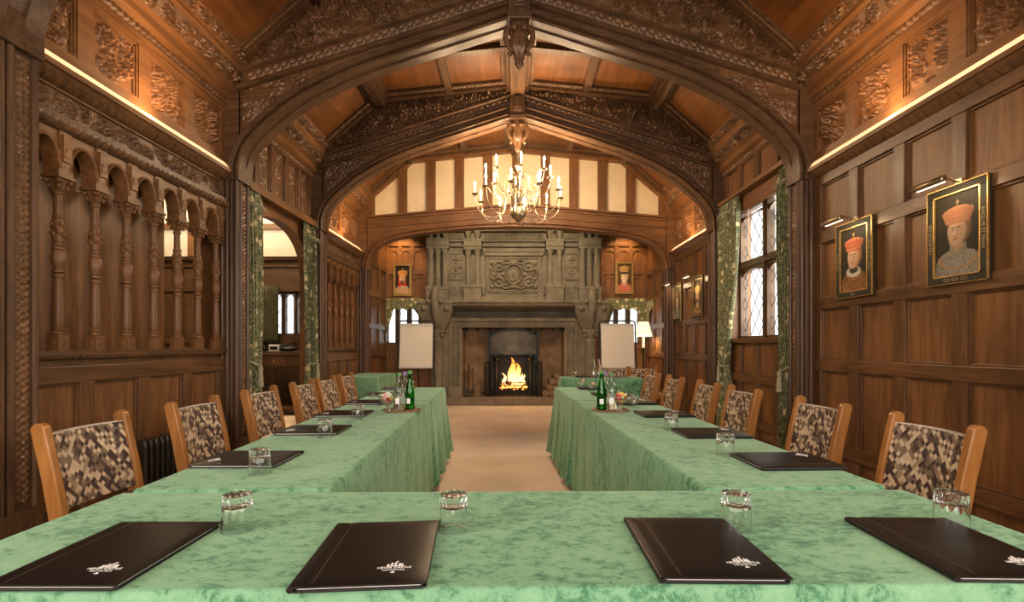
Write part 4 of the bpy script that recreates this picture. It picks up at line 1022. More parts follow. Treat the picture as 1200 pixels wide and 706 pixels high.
relief(c,(CXF-.5,OY-.002,2.985),(1.0,0,0),(0,0,.032),(0,-1,0),beads(1.0,160,6,.05),.02); relief(c,(CXF-.5,OY-.002,2.25),(1.0,0,0),(0,0,.045),(0,-1,0),beads(1.0,160,6,.05),.02)
h = np.abs(np.sin(PI*np.linspace(0,1.18,300)/.045))[:,None]**.5*np.ones((1,6)); relief(c,(CXF-.59,OY-.002,3.365),(1.18,0,0),(0,0,.08),(0,-1,0),h,.02)
for sg in (-1,1):
    relief(c,(CXF+sg*1.165-.14,OY-.002,3.365),(.28,0,0),(0,0,.11),(0,-1,0),np.abs(np.sin(PI*np.linspace(0,.28,90)/.045))[:,None]**.5*np.ones((1,6)),.02)
relief(c,(fx(545),FD-.331,1.992),(fx(660)-fx(545),0,0),(0,0,.045),(0,-1,0),beads(2,260,6,.06),.012)
c.build('bead_moulding', st, fe, 50, True, fix=False)
def rosette(n=44):
    u,v = np.meshgrid(np.linspace(-1,1,n),np.linspace(-1,1,n),indexing='ij'); r = np.hypot(u,v); p = np.arctan2(v,u)
    return np.maximum(np.maximum(np.clip(1-(r/.16)**2,0,1)**.5, (r<.62)*np.clip(np.cos(p*4),0,1)**.5*np.clip(1-((r-.36)/.26)**2,0,1)), np.maximum((np.abs(np.maximum(np.abs(u),np.abs(v))-.88)<.09)*.8, .5*(np.hypot(np.abs(u)-.68,np.abs(v)-.68)<.12)))
RS = rosette()
for sg in (-1,1):
    for zc in (2.32,2.68,2.95):
        xc = CXF+sg*1.165; c = MB()
        hh = .15 if zc > 2.4 else .11
        relief(c,(xc-.135,OY-.004,zc-hh),(.27,0,0),(0,0,2*hh-.02),(0,-1,0),RS if zc > 2.4 else scrolls(.27,.2,46,36,.12,5),.03); c.build('square_panel', st, fe, 60, True, fix=False)
    xs = [fx(506),fx(514),fx(522)] if sg<0 else [fx(698),fx(690),fx(682)]
    xt = [fx(549),fx(560)] if sg<0 else [fx(655),fx(644)]
    for g_,z0_,z1_ in ((xs,2.38,3.12),(xt,2.42,3.10)):
        r_ = .052
        b = MB(); xa, xb = min(g_)-.085, max(g_)+.085
        b.box(xa,OY-.16,2.09,xb,OY,z0_-.06); b.box(xa-.01,OY-.17,z0_-.06,xb+.01,OY,z0_); b.build('pedestal', st, fe, world=True, bevel=.004); b = MB(); b.box(xa,OY-.15,z1_+.02,xb,OY,z1_+.07)
        b.box(xa,OY-.15,z1_+.07,xb,OY,z1_+.22); b.box(xa-.01,OY-.16,z1_+.20,xb+.01,OY,z1_+.235)
        b.box(xa+.02,OY-.165,z1_+.09,xb-.02,OY-.14,z1_+.12)
        b.build('entablature', st, fe, world=True, bevel=.004)
        for x in g_:
            b = MB(); b.lathe([(.062,z0_),(.066,z0_+.02),(.052,z0_+.04),(r_,z0_+.06),(r_*.9,z1_-.10)],(x,OY-.085,0),18,flute=10,fd=.26)
            b.lathe([(.044,z1_-.10),(.052,z1_-.09),(.048,z1_-.075),(.062,z1_-.03),(.072,z1_),(.072,z1_+.02)],(x,OY-.085,0),14,flute=7,fd=.14)
            b.build('colonnette', st, fe, 40, True); b = MB()
            b.lathe([(.04,z1_+.22),(.045,z1_+.30),(.07,z1_+.37),(.075,z1_+.42)],(x,OY-.085,0),14,flute=7,fd=.12)
            b.build('upper_bracket', st, fe, 40, True)
# stone masonry joints and hearth
b = MB(); b.box(fx(505),FD-.14,0,fx(698),YB+1.2,HZ); b.build('hearth_step', M['hearth'], fe, world=True, bevel=.008)
# brick lining of the recess: herringbone back, side walls
RB = YB+.45
b = MB(); b.box(OX0-.1,YB+.0,HZ,OX0,RB,2.1); b.box(OX1,YB,HZ,OX1+.1,RB,2.1); b.box(OX0-.1,RB,0,OX1+.1,RB+.1,2.1); b.box(OX0-.1,YB,OZ,OX1+.1,RB+.1,OZ+.1); b.box(OX0-.1,YB,0,OX1+.1,RB,HZ-.01)
b.box(OX0-.1,FD+.0,HZ,OX0,YB,OZ); b.box(OX1,FD,HZ,OX1+.1,YB,OZ)
b.cur = 1
bw, bh, g = .19, .052, .006
for ax0, ax1 in ((OX0+.07,-.40),(.40,OX1-.07)):
    # herringbone at 45 degrees: place bricks in a rotated lattice
    for i in range(-40,40):
        for j in range(-40,40):
            for o_ in (0,1):
                q = bh+g
                if o_ == 0: u0_, v0_, u1_, v1_ = (i*1)*q+j*0, i*q, 0, 0
                pass
    q = bh+g; n_ = 3; Lb = n_*q-g
    for r_ in range(-30,60):
        for k in range(-20,30):
            bu = r_*q+k*2*n_*q*1.0; bv = r_*q
            for (uu,vv,lw,lh) in ((bu,bv,Lb,bh),(bu+n_*q,bv-(n_-1)*q+0*q,bh,Lb)):
                cu, cv = uu+lw/2, vv+lh/2; cs = math.cos(PI/4)
                xx = ax0+(cu-cv)*cs; zz = HZ+(cu+cv)*cs
                if ax0+.02 < xx < ax1-.02 and HZ+.02 < zz < OZ-.02:
                    Mx = Matrix.Translation((xx,RB,zz)) @ Matrix.Rotation(-PI/4,4,'Y'); b.box(-lw/2,-.014,-lh/2,lw/2,.0,lh/2,Mx)
for sx,xx in ((1,OX0),(-1,OX1)):
    for r_ in range(26):
        z = HZ+r_*.062; off = (r_%2)*.09
        for k in range(4):
            y0_ = FD+.02+k*.18-off; y1_ = y0_+.17
            y0_, y1_ = max(FD+.01,y0_), min(RB-.01,y1_)
            if y1_-y0_ > .03 and z+.055 < OZ: b.box(xx,y0_,z,xx+sx*.012,y1_,z+.055)
    for r_ in range(26):
        z = HZ+r_*.062
        if z+.055 < OZ: b.box(xx+sx*.01,RB-.03,z,xx+sx*.075,RB,z+.055)
b.build('brick_lining', [M['mortar'],M['brick']], fe, world=True)
# iron fire chamber with hood
b = MB(); gx = fx(601.5); HW = .52; yF = YB-.08
for sg in (-1,1):
    b.box(gx+sg*HW,yF-.03,HZ,gx+sg*(HW-.05),RB,1.50); b.box(gx+sg*(HW-.06),yF,HZ,gx+sg*(HW-.10),RB,1.1)
b.box(gx-HW,RB-.05,HZ,gx+HW,RB-.02,1.5)
b.build('fire_chamber', M['iron'], fe, world=True, bevel=.004)
b = MB(); n = 14; pts = [(gx-HW+.04+(2*HW-.08)*i/n, 1.36+.17*math.sin(PI*i/n)**.7) for i in range(n+1)]
for i in range(n):
    (xa,za),(xb,zb) = pts[i],pts[i+1]; bul = lambda x: .06*math.cos((x-gx)/HW*PI/2)
    vs = [(xa,yF-bul(xa),1.02),(xb,yF-bul(xb),1.02),(xb,yF-.0,zb),(xa,yF-.0,za),(xa,yF+.03,1.02),(xb,yF+.03,1.02),(xb,yF+.03,zb),(xa,yF+.03,za)]
    b.add(vs,[(0,1,2,3),(7,6,5,4),(0,4,5,1),(2,6,7,3)])
b.build('hood', M['steel'], fe, 50, True)
b = MB(); b.sweep([(gx-HW+.02,1.0)]+pts+[(gx+HW-.02,1.0)],[(0,.0),(0,-.04),(.035,-.04),(.035,0)],'xz',yF); b.box(gx-HW,yF-.05,1.0,gx+HW,yF-.01,1.04); b.build('hood_rim', M['iron'], fe, 40, True)
# grate, andirons
ge = empty('fire_grate', (gx,YB+.10,HZ), 0, 'black iron fire grate holding the burning logs', 'grate')
b = MB()
for k in range(9): b.box(-.30+k*.075-.008,-.16,.12,-.30+k*.075+.008,.18,.14)
for z in (.16,.22,.28): b.tube([(-.32,-.17,z),(.32,-.17,z)],.010,6)
for sx in (-.32,.32):
    for sy in (-.17,.18): b.box(sx-.012,sy-.012,0,sx+.012,sy+.012,.30)
b.box(-.32,-.165,.02,.32,-.155,.11)
b.build('basket', M['iron'], ge)
for sx in (-1,1):
    b = MB(); x = sx*.36; b.lathe([(.045,0),(.03,.03),(.018,.06),(.018,.70),(.03,.72),(.018,.74)],(x,-.20,0),12); b.ball((x,-.20,.80),.065,14); b.box(x-.10,-.215,0,x+.10,-.185,.03); b.box(x-.012,-.19,.05,x+.012,.2,.08); b.build('andiron', M['iron'], ge, 45)
rng = random.Random(4)
for k,(x,y,z,a,t) in enumerate(((-.12,0,.19,.2,.1),(.12,.03,.19,-.3,-.08),(0,-.06,.24,.6,.25),(.03,.05,.29,-.9,.2))):
    b = MB(); b.tube([(-.17,0,0),(-.05,.01,.01),(.06,-.01,0),(.17,0,.005)],[.045,.05,.048,.042],9)
    o = b.build('burning_log', [M['log']], smooth=50); o.location = (gx+x,YB+.10+y,HZ+z); o.rotation_euler = (0,t,a); tag(o,'charred log burning in the fire grate','log','logs burning in the grate')
fl = empty('log_fire', (gx,YB+.10,HZ+.20), 0, 'bright orange flames of the log fire in the fireplace', 'fire')
for k in range(13):
    x = rng.uniform(-.24,.24); hgt = (.62 if k==0 else .50 if k==1 else rng.uniform(.14,.40))*(1-abs(x)*1.2 if k>1 else 1); x = (-.03,.08)[k] if k<2 else x
    y = rng.uniform(-.07,.08); b = MB(); n = 9; ph = rng.uniform(0,6); r0 = .075 if k<2 else rng.uniform(.03,.055)
    pts = [(x+.035*math.sin(ph+i*.8)*(i/n)*1.3, y+.02*math.sin(ph*2+i), -.02+hgt*i/n) for i in range(n+1)]
    b.tube(pts,[max(.002,r0*(math.sin(PI*(.22+.78*i/n))**.9)) for i in range(n+1)],8); b.build('flame', M['flame'], fl, 60)
b = MB()
for k in range(40): b.ball((rng.uniform(-.27,.27),rng.uniform(-.15,.12),rng.uniform(-.05,.02)),rng.uniform(.012,.026),6)
tag(b.build('embers', M['ember'], fl, 60), kind='stuff')
light('fire_lamp','POINT',(0,-.10,.25),22,(1,.42,.12),.12,parent=fl)
# mesh fireguard
e = empty('fireguard', (gx,FD+.02,HZ), 0, 'black mesh fireguard standing before the log fire', 'fireguard')
b = MB()
c4 = [(-.58,.10),(-.50,-.03),(.50,-.03),(.58,.10)]
for z in (.02,.70): b.tube([(x,y,z) for x,y in c4],.011,6)
for x,y in c4: b.tube([(x,y,0),(x,y,.70)],.011,6)
for x,y in c4[1:3]: b.ball((x,y,.72),.02,8)
b.build('guard_frame', M['iron'], e, 50)
b = MB()
for (xa,ya),(xb,yb) in zip(c4,c4[1:]):
    L_ = math.hypot(xb-xa,yb-ya); n = int(L_/.024)
    for k in range(1,n): x = xa+(xb-xa)*k/n; y = ya+(yb-ya)*k/n; b.box(x-.0016,y-.0016,.02,x+.0016,y+.0016,.70)
for k in range(1,28): z = .02+.68*k/28; b.tube([(x,y,z) for x,y in c4],.0016,4)
tag(b.build('guard_mesh', M['iron'], e), kind='stuff')
# companion set
e = empty('companion_set', (fx(548.5),FD+.10,HZ), 0, 'steel fireside tool set standing left of the fire', 'fire tools')
b = MB(); b.lathe([(.09,0),(.09,.015),(.02,.03),(.012,.05),(.012,.58),(.03,.60),(.012,.62),(.02,.66),(.004,.68)],n=14); b.tube([(-.09,0,.50),(.09,0,.50)],.008,6); b.tube([(0,-.08,.50),(0,.08,.50)],.008,6); b.build('stand', M['steel'], e, 40)
for k,(x,y,kind) in enumerate(((-.08,0,'shovel'),(.08,0,'poker'),(0,-.08,'brush'),(0,.08,'tongs'))):
    b = MB(); b.tube([(x,y,.12),(x,y,.52)],.006,6); b.ball((x,y,.55),.018,8,1.4)
    if kind == 'shovel': b.frust(x,y,.05,.18,.05,.006,.03,.010)
    elif kind == 'brush': b.lathe([(.035,.02),(.03,.12),(.012,.15)],(x,y,0),10)
    elif kind == 'tongs': b.tube([(x-.02,y,.06),(x,y,.20),(x+.02,y,.06)],.005,6)
    else: b.tube([(x,y,.12),(x+.02,y,.05)],[.006,.002],6)
    b.build(kind, M['steel'], e, 40)
e = empty('log_bucket', (fx(557)+.02,FD+.12,HZ), 0, 'short cut log standing beside the fire tools', 'log')
b = MB(); b.lathe([(.085,0),(.09,.03),(.085,.12),(.09,.22),(.086,.25)],n=14); b.build('bark', M['log'], e, 50)
b = MB(); b.lathe([(.08,.25),(.08,.252)],n=14); b.build('cut_end', M['log_end'], e)
e.name = 'standing_log'
# logs stacked right of the fire
lw = [(.64,0,.07,.068,.1),(.80,.02,.07,.065,-.2),(.93,0,.06,.055,.1),(.70,.03,.19,.065,.3),(.86,.02,.18,.06,-.1),(.78,.03,.31,.062,.15),(.92,.05,.30,.055,-.3),(.86,.05,.42,.055,.2)]
for k,(x,y,z,r_,a) in enumerate(lw):
    e = empty('firewood_log', (gx+x,FD+.14+y,HZ+z), a, ('cut log at the left of the bottom row, right of the fireguard','cut log in the middle of the bottom row','cut log at the right of the bottom row','cut log at the left of the second row','cut log at the right of the second row','cut log at the left of the third row','cut log at the right of the third row','cut log on top of the stack right of the fire')[k], 'log', 'firewood stacked right of the fire')
    b = MB(); b.tube([(0,-.13,0),(.005,0,.005),(0,.13,0)],[r_,r_*1.03,r_*.97],11); b.build('bark', M['log'], e, 50)
    b = MB(); b.tube([(0,-.134,0),(0,-.130,0)],r_*.9,11); b.build('cut_end', M['log_end'], e)
# picture spots washing the panelling either side of the chimney breast
for x,wd in ((-2.3,'left'),(2.28,'right')):
    e = empty('ceiling_spotlight', (x,YB-.42,3.74), 0, 'small spotlight lighting the panelling %s of the fireplace' % wd, 'light', 'spotlights above the fireplace alcoves')
    b = MB(); b.lathe([(.03,.0),(.04,.01),(.04,.09),(.02,.10)],n=12); b.build('can', M['brass'], e, 40)
    b = MB(); b.lathe([(.028,-.002),(.028,.002)],n=12); b.build('lens', M['bulb'], e)
    l = light('spot_lamp','SPOT',(0,0,-.03),70,(1,.60,.27),.03,spot=1.5,parent=e); l.rotation_euler = (Vector((0,.30,-1))).to_track_quat('-Z','Y').to_euler()
for x,wd in ((-.75,'left'),(.75,'right')):  # hidden spots added to brighten the carved overmantel
    e = empty('ceiling_spotlight', (x,TR[3]+TT+.12,3.74), 0, 'added small spotlight brightening the %s half of the carved overmantel' % wd, 'light', 'added spotlights above the overmantel')
    b = MB(); b.lathe([(.03,.0),(.04,.01),(.04,.09),(.02,.10)],n=12); b.build('can', M['brass'], e, 40)
    b = MB(); b.lathe([(.028,-.002),(.028,.002)],n=12); b.build('lens', M['bulb'], e)
    l = light('spot_lamp','SPOT',(0,0,-.03),60,(1,.76,.46),.03,spot=1.9,parent=e); l.rotation_euler = (Vector((0,1.0,-.95))).to_track_quat('-Z','Y').to_euler()
mb = MB(); mb.box(-2.65,TR[3]+TT,3.86,2.75,YB,3.9); struct(mb.build('ceiling_alcove', M['oak_x']))
# ================================================================= TABLES AND CLOTHS
TZ = .752
def cloth(cx, cy, w, l, rz, label, hem=.055, seed=0, fl=(.05,.05,.05,.05), top=TZ):
    """w along local x, l along local y; fl = flare at the hem for -x,+x,-y,+y sides"""
    rng = random.Random(seed); rc = .018; pts = []
    hw, hl = w/2, l/2; step = .028
    def side(a, b, nrm, k):
        n = max(4,int(math.dist(a,b)/step)); 
        for i in range(n): t = i/n; pts.append((a[0]+(b[0]-a[0])*t, a[1]+(b[1]-a[1])*t, nrm[0], nrm[1], k))
    c = [(-hw+rc,-hl),(hw-rc,-hl),(hw,-hl+rc),(hw,hl-rc),(hw-rc,hl),(-hw+rc,hl),(-hw,hl-rc),(-hw,-hl+rc)]
    side(c[0],c[1],(0,-1),2)
    for q,(cx_,cy_,k0,k1) in enumerate(((hw-rc,-hl+rc,2,1),(hw-rc,hl-rc,1,3),(-hw+rc,hl-rc,3,0),(-hw+rc,-hl+rc,0,2))):
        a0 = -PI/2+q*PI/2
        for i in range(5):
            a = a0+PI/2*i/5; pts.append((cx_+rc*math.cos(a),cy_+rc*math.sin(a),math.cos(a),math.sin(a),k0 if i<3 else k1))
        nx = [(1,0),(0,1),(-1,0)][q] if q < 3 else None
        if nx: side(*[(c[2],c[3]),(c[4],c[5]),(c[6],c[7])][q], nx, k1)
    n = len(pts); ph = [rng.uniform(0,6) for _ in range(6)]
    rings = [(0,-.014),(.0,-.007),(.004,-.003),(.010,0),(.022,.003),(.06,.006)]+[(.06+(top-hem-.06)*(i/9),None) for i in range(1,10)]
    vs = []; s_ = 0; S_ = []
    for i,p in enumerate(pts):
        S_.append(s_); s_ += math.dist(p[:2],pts[(i+1)%n][:2])
    for dz, off in rings:
        for i,(x,y,nx,ny,k) in enumerate(pts):
            if off is not None: o_ = off
            else:
                t = (dz-.06)/(top-hem-.06); s = S_[i]
                fold = .5*math.sin(s*2*PI/.31+ph[0]+1.2*math.sin(s*1.9+ph[1]))+.3*math.sin(s*2*PI/.17+ph[2]+math.sin(s*3))+.2
                corner = abs(nx*ny)*2
                f_ = fl[k]; o_ = .006+f_*t**1.3*(.55+.55*fold)+ (.05*t*corner if f_ > .02 else 0)
            vs.append((x+nx*o_, y+ny*o_, top-dz+(.004*math.sin(S_[i]*9+ph[3]) if dz > top-hem-.01 else 0)))
    # soft rounded shoulder: inner rings keep z at the top
    m = len(rings); fs = []
    for j in range(m-1):
        for i in range(n): i2 = (i+1)%n; fs.append((j*n+i,j*n+i2,(j+1)*n+i2,(j+1)*n+i))
    fs.append(tuple(range(n))[::-1])
    mb = MB(); mb.add(vs, fs); o = mb.build('tablecloth', M['velvet'], smooth=65)
    o.location = (cx,cy,0); o.rotation_euler.z = rz; tag(o, label, 'tablecloth', 'green velvet tablecloths')
    # the folding table under it
    tlab = label.replace('crushed ','').replace('velvet ','').replace(', joined to the front table','').replace(', nearest the camera','')
    e = empty('conference_table', (cx,cy,0), rz, label.replace('tablecloth','table hidden under its tablecloth') if 0 else 'folding table under the '+tlab, 'table', 'conference tables')
    b = MB(); b.box(-hw+.02,-hl+.02,top-.035,hw-.02,hl-.02,top-.006); b.build('table_top', M['tray'], e)
    for sx in (-1,1):
        for sy in (-1,1): b = MB(); b.tube([(sx*(hw-.07),sy*(hl-.12),0),(sx*(hw-.07),sy*(hl-.12),top-.035)],.014,8); b.build('leg', M['black_metal'], e, 50)
    return o
TH = math.radians(2.5)
cloth(.015,1.19,2.41,.60,math.radians(.8),'green crushed velvet tablecloth across the front, nearest the camera',seed=1,fl=(.05,.05,.05,.006))
def inner(sgn, y0, y1, w, x0, label, seed, fl):
    # x0 = inner edge at y = 1.5 ; tables run away along a line turned by TH
    ex = Vector((math.cos(TH),math.sin(TH))); ey = Vector((-math.sin(TH),math.cos(TH)))
    L_ = y1-y0; base = Vector((x0,1.51))+ey*(y0-1.5)
    c = base+ey*L_/2+ex*(sgn*w/2); return cloth(c.x,c.y,w,L_,TH,label,seed=seed,fl=fl)
inner(-1,1.505,3.94,.61,-.575,'long green velvet tablecloth of the left table row, joined to the front table',2,(.04,.03,.004,.006))
inner(-1,3.965,5.20,.61,-.575,'green velvet tablecloth at the far end of the left table row',3,(.04,.07,.004,.07))
inner(1,1.505,3.94,.595,.600,'long green velvet tablecloth of the right table row, joined to the front table',4,(.03,.04,.004,.006))
inner(1,3.965,5.20,.595,.600,'green velvet tablecloth at the far end of the right table row',5,(.07,.04,.004,.06))
cloth(-2.22,7.42,.56,1.08,0,'green tablecloth of the separate side table by the left wall',seed=6)
cloth(1.22,6.86,1.12,.50,0,'dark green tablecloth of the separate table before the right flip chart',seed=7)

# ================================================================= CHAIRS
def make_chair():
    e = empty('dining_chair', (0,0,0), 0)
    hw = .222
    for sx in (-1,1):
        b = MB()
        # back post, curved and leaning, rounded at the top
        path = [(-.20,0),(-.195,.25),(-.205,.45),(-.235,.62),(-.275,.80),(-.282,.83)]
        t = .026; d = .032; n = len(path); vs = []; fs = []
        prof = [(y,z) for y,z in path]
        left = [(y-d,z) for y,z in prof]; right = [(y+d,z) for y,z in prof]
        cap = [(prof[-1][0]+d*math.cos(a),prof[-1][1]+d*math.sin(a)) for a in np.linspace(0,PI,9)]
        poly = right[:-1]+cap+left[:-1][::-1]
        # split into quads for a clean side
        L_ = right[:-1]+[cap[0]]; R_ = left[:-1]+[cap[-1]]
        for i in range(len(L_)-1):
            q = [L_[i],L_[i+1],R_[i+1],R_[i]]; b.prism(q,'x',sx*hw-t*.8,sx*hw+t*.8) if False else None
        b.prism(poly,'x',sx*(hw+.0)-t/1.0*.75,sx*(hw+.0)+t/1.0*.75)
        b.build('back_post', M['honey'], e, 50, bevel=.006)
        b = MB(); b.frust(sx*hw,.19,0,.43,.016,.016,.022,.022); b.build('front_leg', M['honey'], e, bevel=.004)
    b = MB(); b.box(-hw,-.20,.37,hw,-.17,.43); b.box(-hw,.17,.37,hw,.21,.43)
    for sx in (-1,1): b.box(sx*(hw-.015),-.2,.37,sx*(hw+.015),.2,.43); b.box(sx*(hw-.008),-.19,.16,sx*(hw+.008),.19,.19)
    b.box(-hw,-.01,.165,hw,.01,.185)
    b.build('seat_frame', M['honey'], e)
    # seat pad
    nu = 16; P = np.zeros((nu,nu,3))
    for i in range(nu):
        for j in range(nu):
            u = 2*i/(nu-1)-1; v = 2*j/(nu-1)-1; P[i,j] = (u*(hw+.01),v*.215,.43+.045*(1-abs(u)**6)*(1-abs(v)**6))
    b = MB(); b.grid(P); b.box(-hw-.008,-.213,.425,hw+.008,.213,.433); b.build('seat', M['mosaic'], e, 50)
    # sling back panel
    y_at = lambda z: float(np.interp(z,[.45,.62,.80,.83],[-.205,-.235,-.275,-.282]))
    def panel(th, dy):
        nu, nv = 14, 12; P = np.zeros((nu,nv,3))
        for i in range(nu):
            for j in range(nv):
                u = 2*i/(nu-1)-1; z = .47+.335*j/(nv-1); bulge = -.022*(1-u*u)
                P[i,j] = (u*(hw-.017), y_at(z)+dy+bulge, z+ (.004*(1-u*u) if j == nv-1 else 0))
        return P
    A = panel(0,.016); Bk = panel(0,-.010); b = MB(); b.grid(A); b.grid(Bk)
    nu, nv = A.shape[:2]
    def strip(Pa, Pb): b.grid(np.stack([Pa,Pb],axis=0))
    strip(A[:,-1],Bk[:,-1]); strip(A[:,0],Bk[:,0]); strip(A[0],Bk[0]); strip(A[-1],Bk[-1])
    b.build('backrest', M['mosaic'], e, 60, fix=True)
    b = MB(); b.tube([tuple(p) for p in A[:,-1]],.0022,5); b.tube([tuple(p) for p in Bk[:,-1]],.0022,5); b.tube([tuple(p) for p in A[0]],.002,5); b.tube([tuple(p) for p in A[-1]],.002,5)
    b.build('piping', M['paper'], e, 60)
    return e
ch0 = make_chair(); first = True
def chair(x, y, rz, label, group):
    global first
    o = ch0 if first else copy_tree(ch0); first = False
    o.location = (x,y,0); o.rotation_euler.z = rz; o['label'] = label; o['category'] = 'chair'; o['group'] = group; return o
ordn = ['nearest the camera','second from the camera','third from the camera','fourth from the camera','fifth from the camera','sixth and farthest from the camera']
for i,(x,y,a) in enumerate(((-1.79,2.34,.02),(-1.79,3.14,.03),(-1.80,3.96,.0),(-1.80,4.76,.03),(-1.82,5.37,-.02),(-1.84,6.08,.03))):
    chair(x,y,-PI/2+a,'mosaic-backed wooden chair in the left row, %s'%ordn[i],'chairs along the left table row')
for i,(x,y,a) in enumerate(((1.70,2.29,-.02),(1.68,3.08,.0),(1.64,4.02,.02),(1.61,4.70,-.02),(1.56,5.50,.0),(1.50,6.17,.02))):
    chair(x,y,PI/2+a,'mosaic-backed wooden chair in the right row, %s'%ordn[i],'chairs along the right table row')
chair(1.66,7.72,PI,'mosaic-backed chair facing the camera behind the far table, left one of two','chairs behind the far right table')
chair(2.14,7.74,PI,'mosaic-backed chair facing the camera behind the far table, right one of two','chairs behind the far right table')

# ================================================================= LEATHER FOLDERS
def text_mesh(txt, size, ext=.0002):
    cu = bpy.data.curves.new('lettering','FONT'); cu.body = txt; cu.size = size; cu.align_x = 'CENTER'; cu.extrude = ext; cu.resolution_u = 3; cu.offset = size*.006
    o = bpy.data.objects.new('lettering',cu); COL.objects.link(o); bpy.context.view_layer.update()
    me = bpy.data.meshes.new_from_object(o.evaluated_get(bpy.context.evaluated_depsgraph_get())); bpy.data.objects.remove(o)
    vs = [tuple(v.co) for v in me.vertices]; fs = [tuple(p.vertices) for p in me.polygons]; bpy.data.meshes.remove(me); return vs, fs
def make_folder():
    e = empty('leather_folder', (0,0,0)); w, l = .122, .158
    def rr(w, l, z0, z1, r=.010, inset=0):
        b = MB(); pts = []
        for q,(sx,sy) in enumerate(((1,-1),(1,1),(-1,1),(-1,-1))):
            for i in range(5):
                a = -PI/2+q*PI/2+PI/2*i/4; pts.append((sx*(w-r)+r*math.cos(a), sy*(l-r)+r*math.sin(a)))
        b.prism(pts,'z',z0,z1); return b
    rr(w,l,0,.0045).build('back_cover', M['leather'], e, bevel=.0018)
    rr(w-.006,l-.006,.0045,.0085).build('paper_pad', M['paper'], e)
    # padded front cover, rising slightly towards the middle
    nu, nv = 26, 30; P = np.zeros((nu,nv,3)); Q = np.zeros((nu,nv,3))
    for i in range(nu):
        for j in range(nv):
            u = 2*i/(nu-1)-1; v = 2*j/(nv-1)-1
            dip = -.0022*math.exp(-((u+.74)/.035)**2)
            z = .0125+.0035*(1-abs(u)**5)**.8*(1-abs(v)**7)**.8+dip
            P[i,j] = (u*w, v*l, z); Q[i,j] = (u*w, v*l, .0090)
    b = MB(); b.grid(P); b.grid(Q)
    for a,c in ((P[0],Q[0]),(P[-1],Q[-1]),(P[:,0],Q[:,0]),(P[:,-1],Q[:,-1])): b.grid(np.stack([a,c],axis=0))
    b.build('front_cover', M['leather'], e, 50)
    b = MB(); b.tube([(-w+.001,-l,.0065),(-w+.001,l,.0065)],.0062,8); b.build('spine', M['leather'], e, 60)
    # stitching
    st_ = .0045
    for x,zz_ in ((-.084,.0158),(w-.004,.0130)):
        b = MB()
        for k in range(int(2*l/st_)-3): y = -l+.006+k*st_; b.box(x-.0004,y,zz_-.0008,x+.0004,y+.0030,zz_)
        b.build('stitching', plain_thread, e)
    b = MB(); zt = .0163
    v_, f_ = logo1; b.add([(x+.055,y-.105,zt+z) for x,y,z in v_], f_); v_, f_ = logo2; b.add([(x+.055,y-.1135,zt+z) for x,y,z in v_], f_)
    def r(x0,y0,x1,y1): b.box(.055+x0,-.105+y0,zt-.0006,.055+x1,-.105+y1,zt)
    # little castle emblem: towers, battlements, flag
    r(-.017,.009,.017,.0105)
    for x0,h_ in ((-.015,.006),(-.008,.011),(-.001,.013),(.007,.009),(.012,.006)):
        r(x0,.0115,x0+.004,.0115+h_); 
        for t in range(3): r(x0+t*.0016,.0120+h_,x0+t*.0016+.0009,.0132+h_)
    r(.0008,.0245,.0014,.031); r(.0014,.0282,.0052,.0305)
    r(-.004,-.0175,.004,-.0165); r(-.0025,-.0160,-.001,-.0135); r(.001,-.0160,.0025,-.0135); r(-.0012,-.0150,.0012,-.0125)
    b.build('castle_logo', M['silver'], e, fix=False)
    return e
plain_thread = plain('dark_thread', (.08,.055,.04), .7)
logo1 = text_mesh('HEVER CASTLE', .0098); logo2 = text_mesh('THE ASTOR WING', .0052)
def lift(vf): return vf
fo0 = make_folder(); ffirst = True
def folder(x, y, rz, label, group):
    global ffirst
    o = fo0 if ffirst else copy_tree(fo0); ffirst = False
    o.location = (x,y,TZ+.001); o.rotation_euler.z = rz; o['label'] = label; o['category'] = 'folder'; o['group'] = group
R = math.radians
for x,y,a,l in ((-.845,1.035,0,'black leather folder with silver castle logo at the left end of the front table'),(-.295,1.035,4.5,'black leather folder with silver castle logo, second from the left on the front table'),
                (.402,1.062,-1,'black leather folder with silver castle logo, third from the left on the front table'),(.962,1.065,-1.5,'black leather folder at the right end of the front table')):
    folder(x,y,R(a),l,'folders on the front table')
nth = ['nearest the front table','second from the front table','third from the front table','fourth from the front table','fifth from the front table','farthest, at the row end']
for i,(x,y,a) in enumerate(((-1.03,1.88,-90),(-1.045,2.53,-88),(-1.10,3.14,-87),(-1.13,3.78,-88),(-1.16,4.38,-87),(-1.19,4.98,-88))):
    folder(x,y,R(a),'black leather folder on the left table row, '+nth[i],'folders on the left table row')
for i,(x,y,a) in enumerate(((1.04,1.85,92),(.99,2.44,91),(.965,3.12,93),(.93,3.76,92),(.88,4.40,92),(.83,5.02,92))):
    folder(x,y,R(a),'black leather folder on the right table row, '+nth[i],'folders on the right table row')
folder(1.02,6.84,0,'black leather folder at the left of the far separate table on the right','folders on the far right table'); folder(1.48,6.84,0,'black leather folder at the right of the far separate table on the right','folders on the far right table')

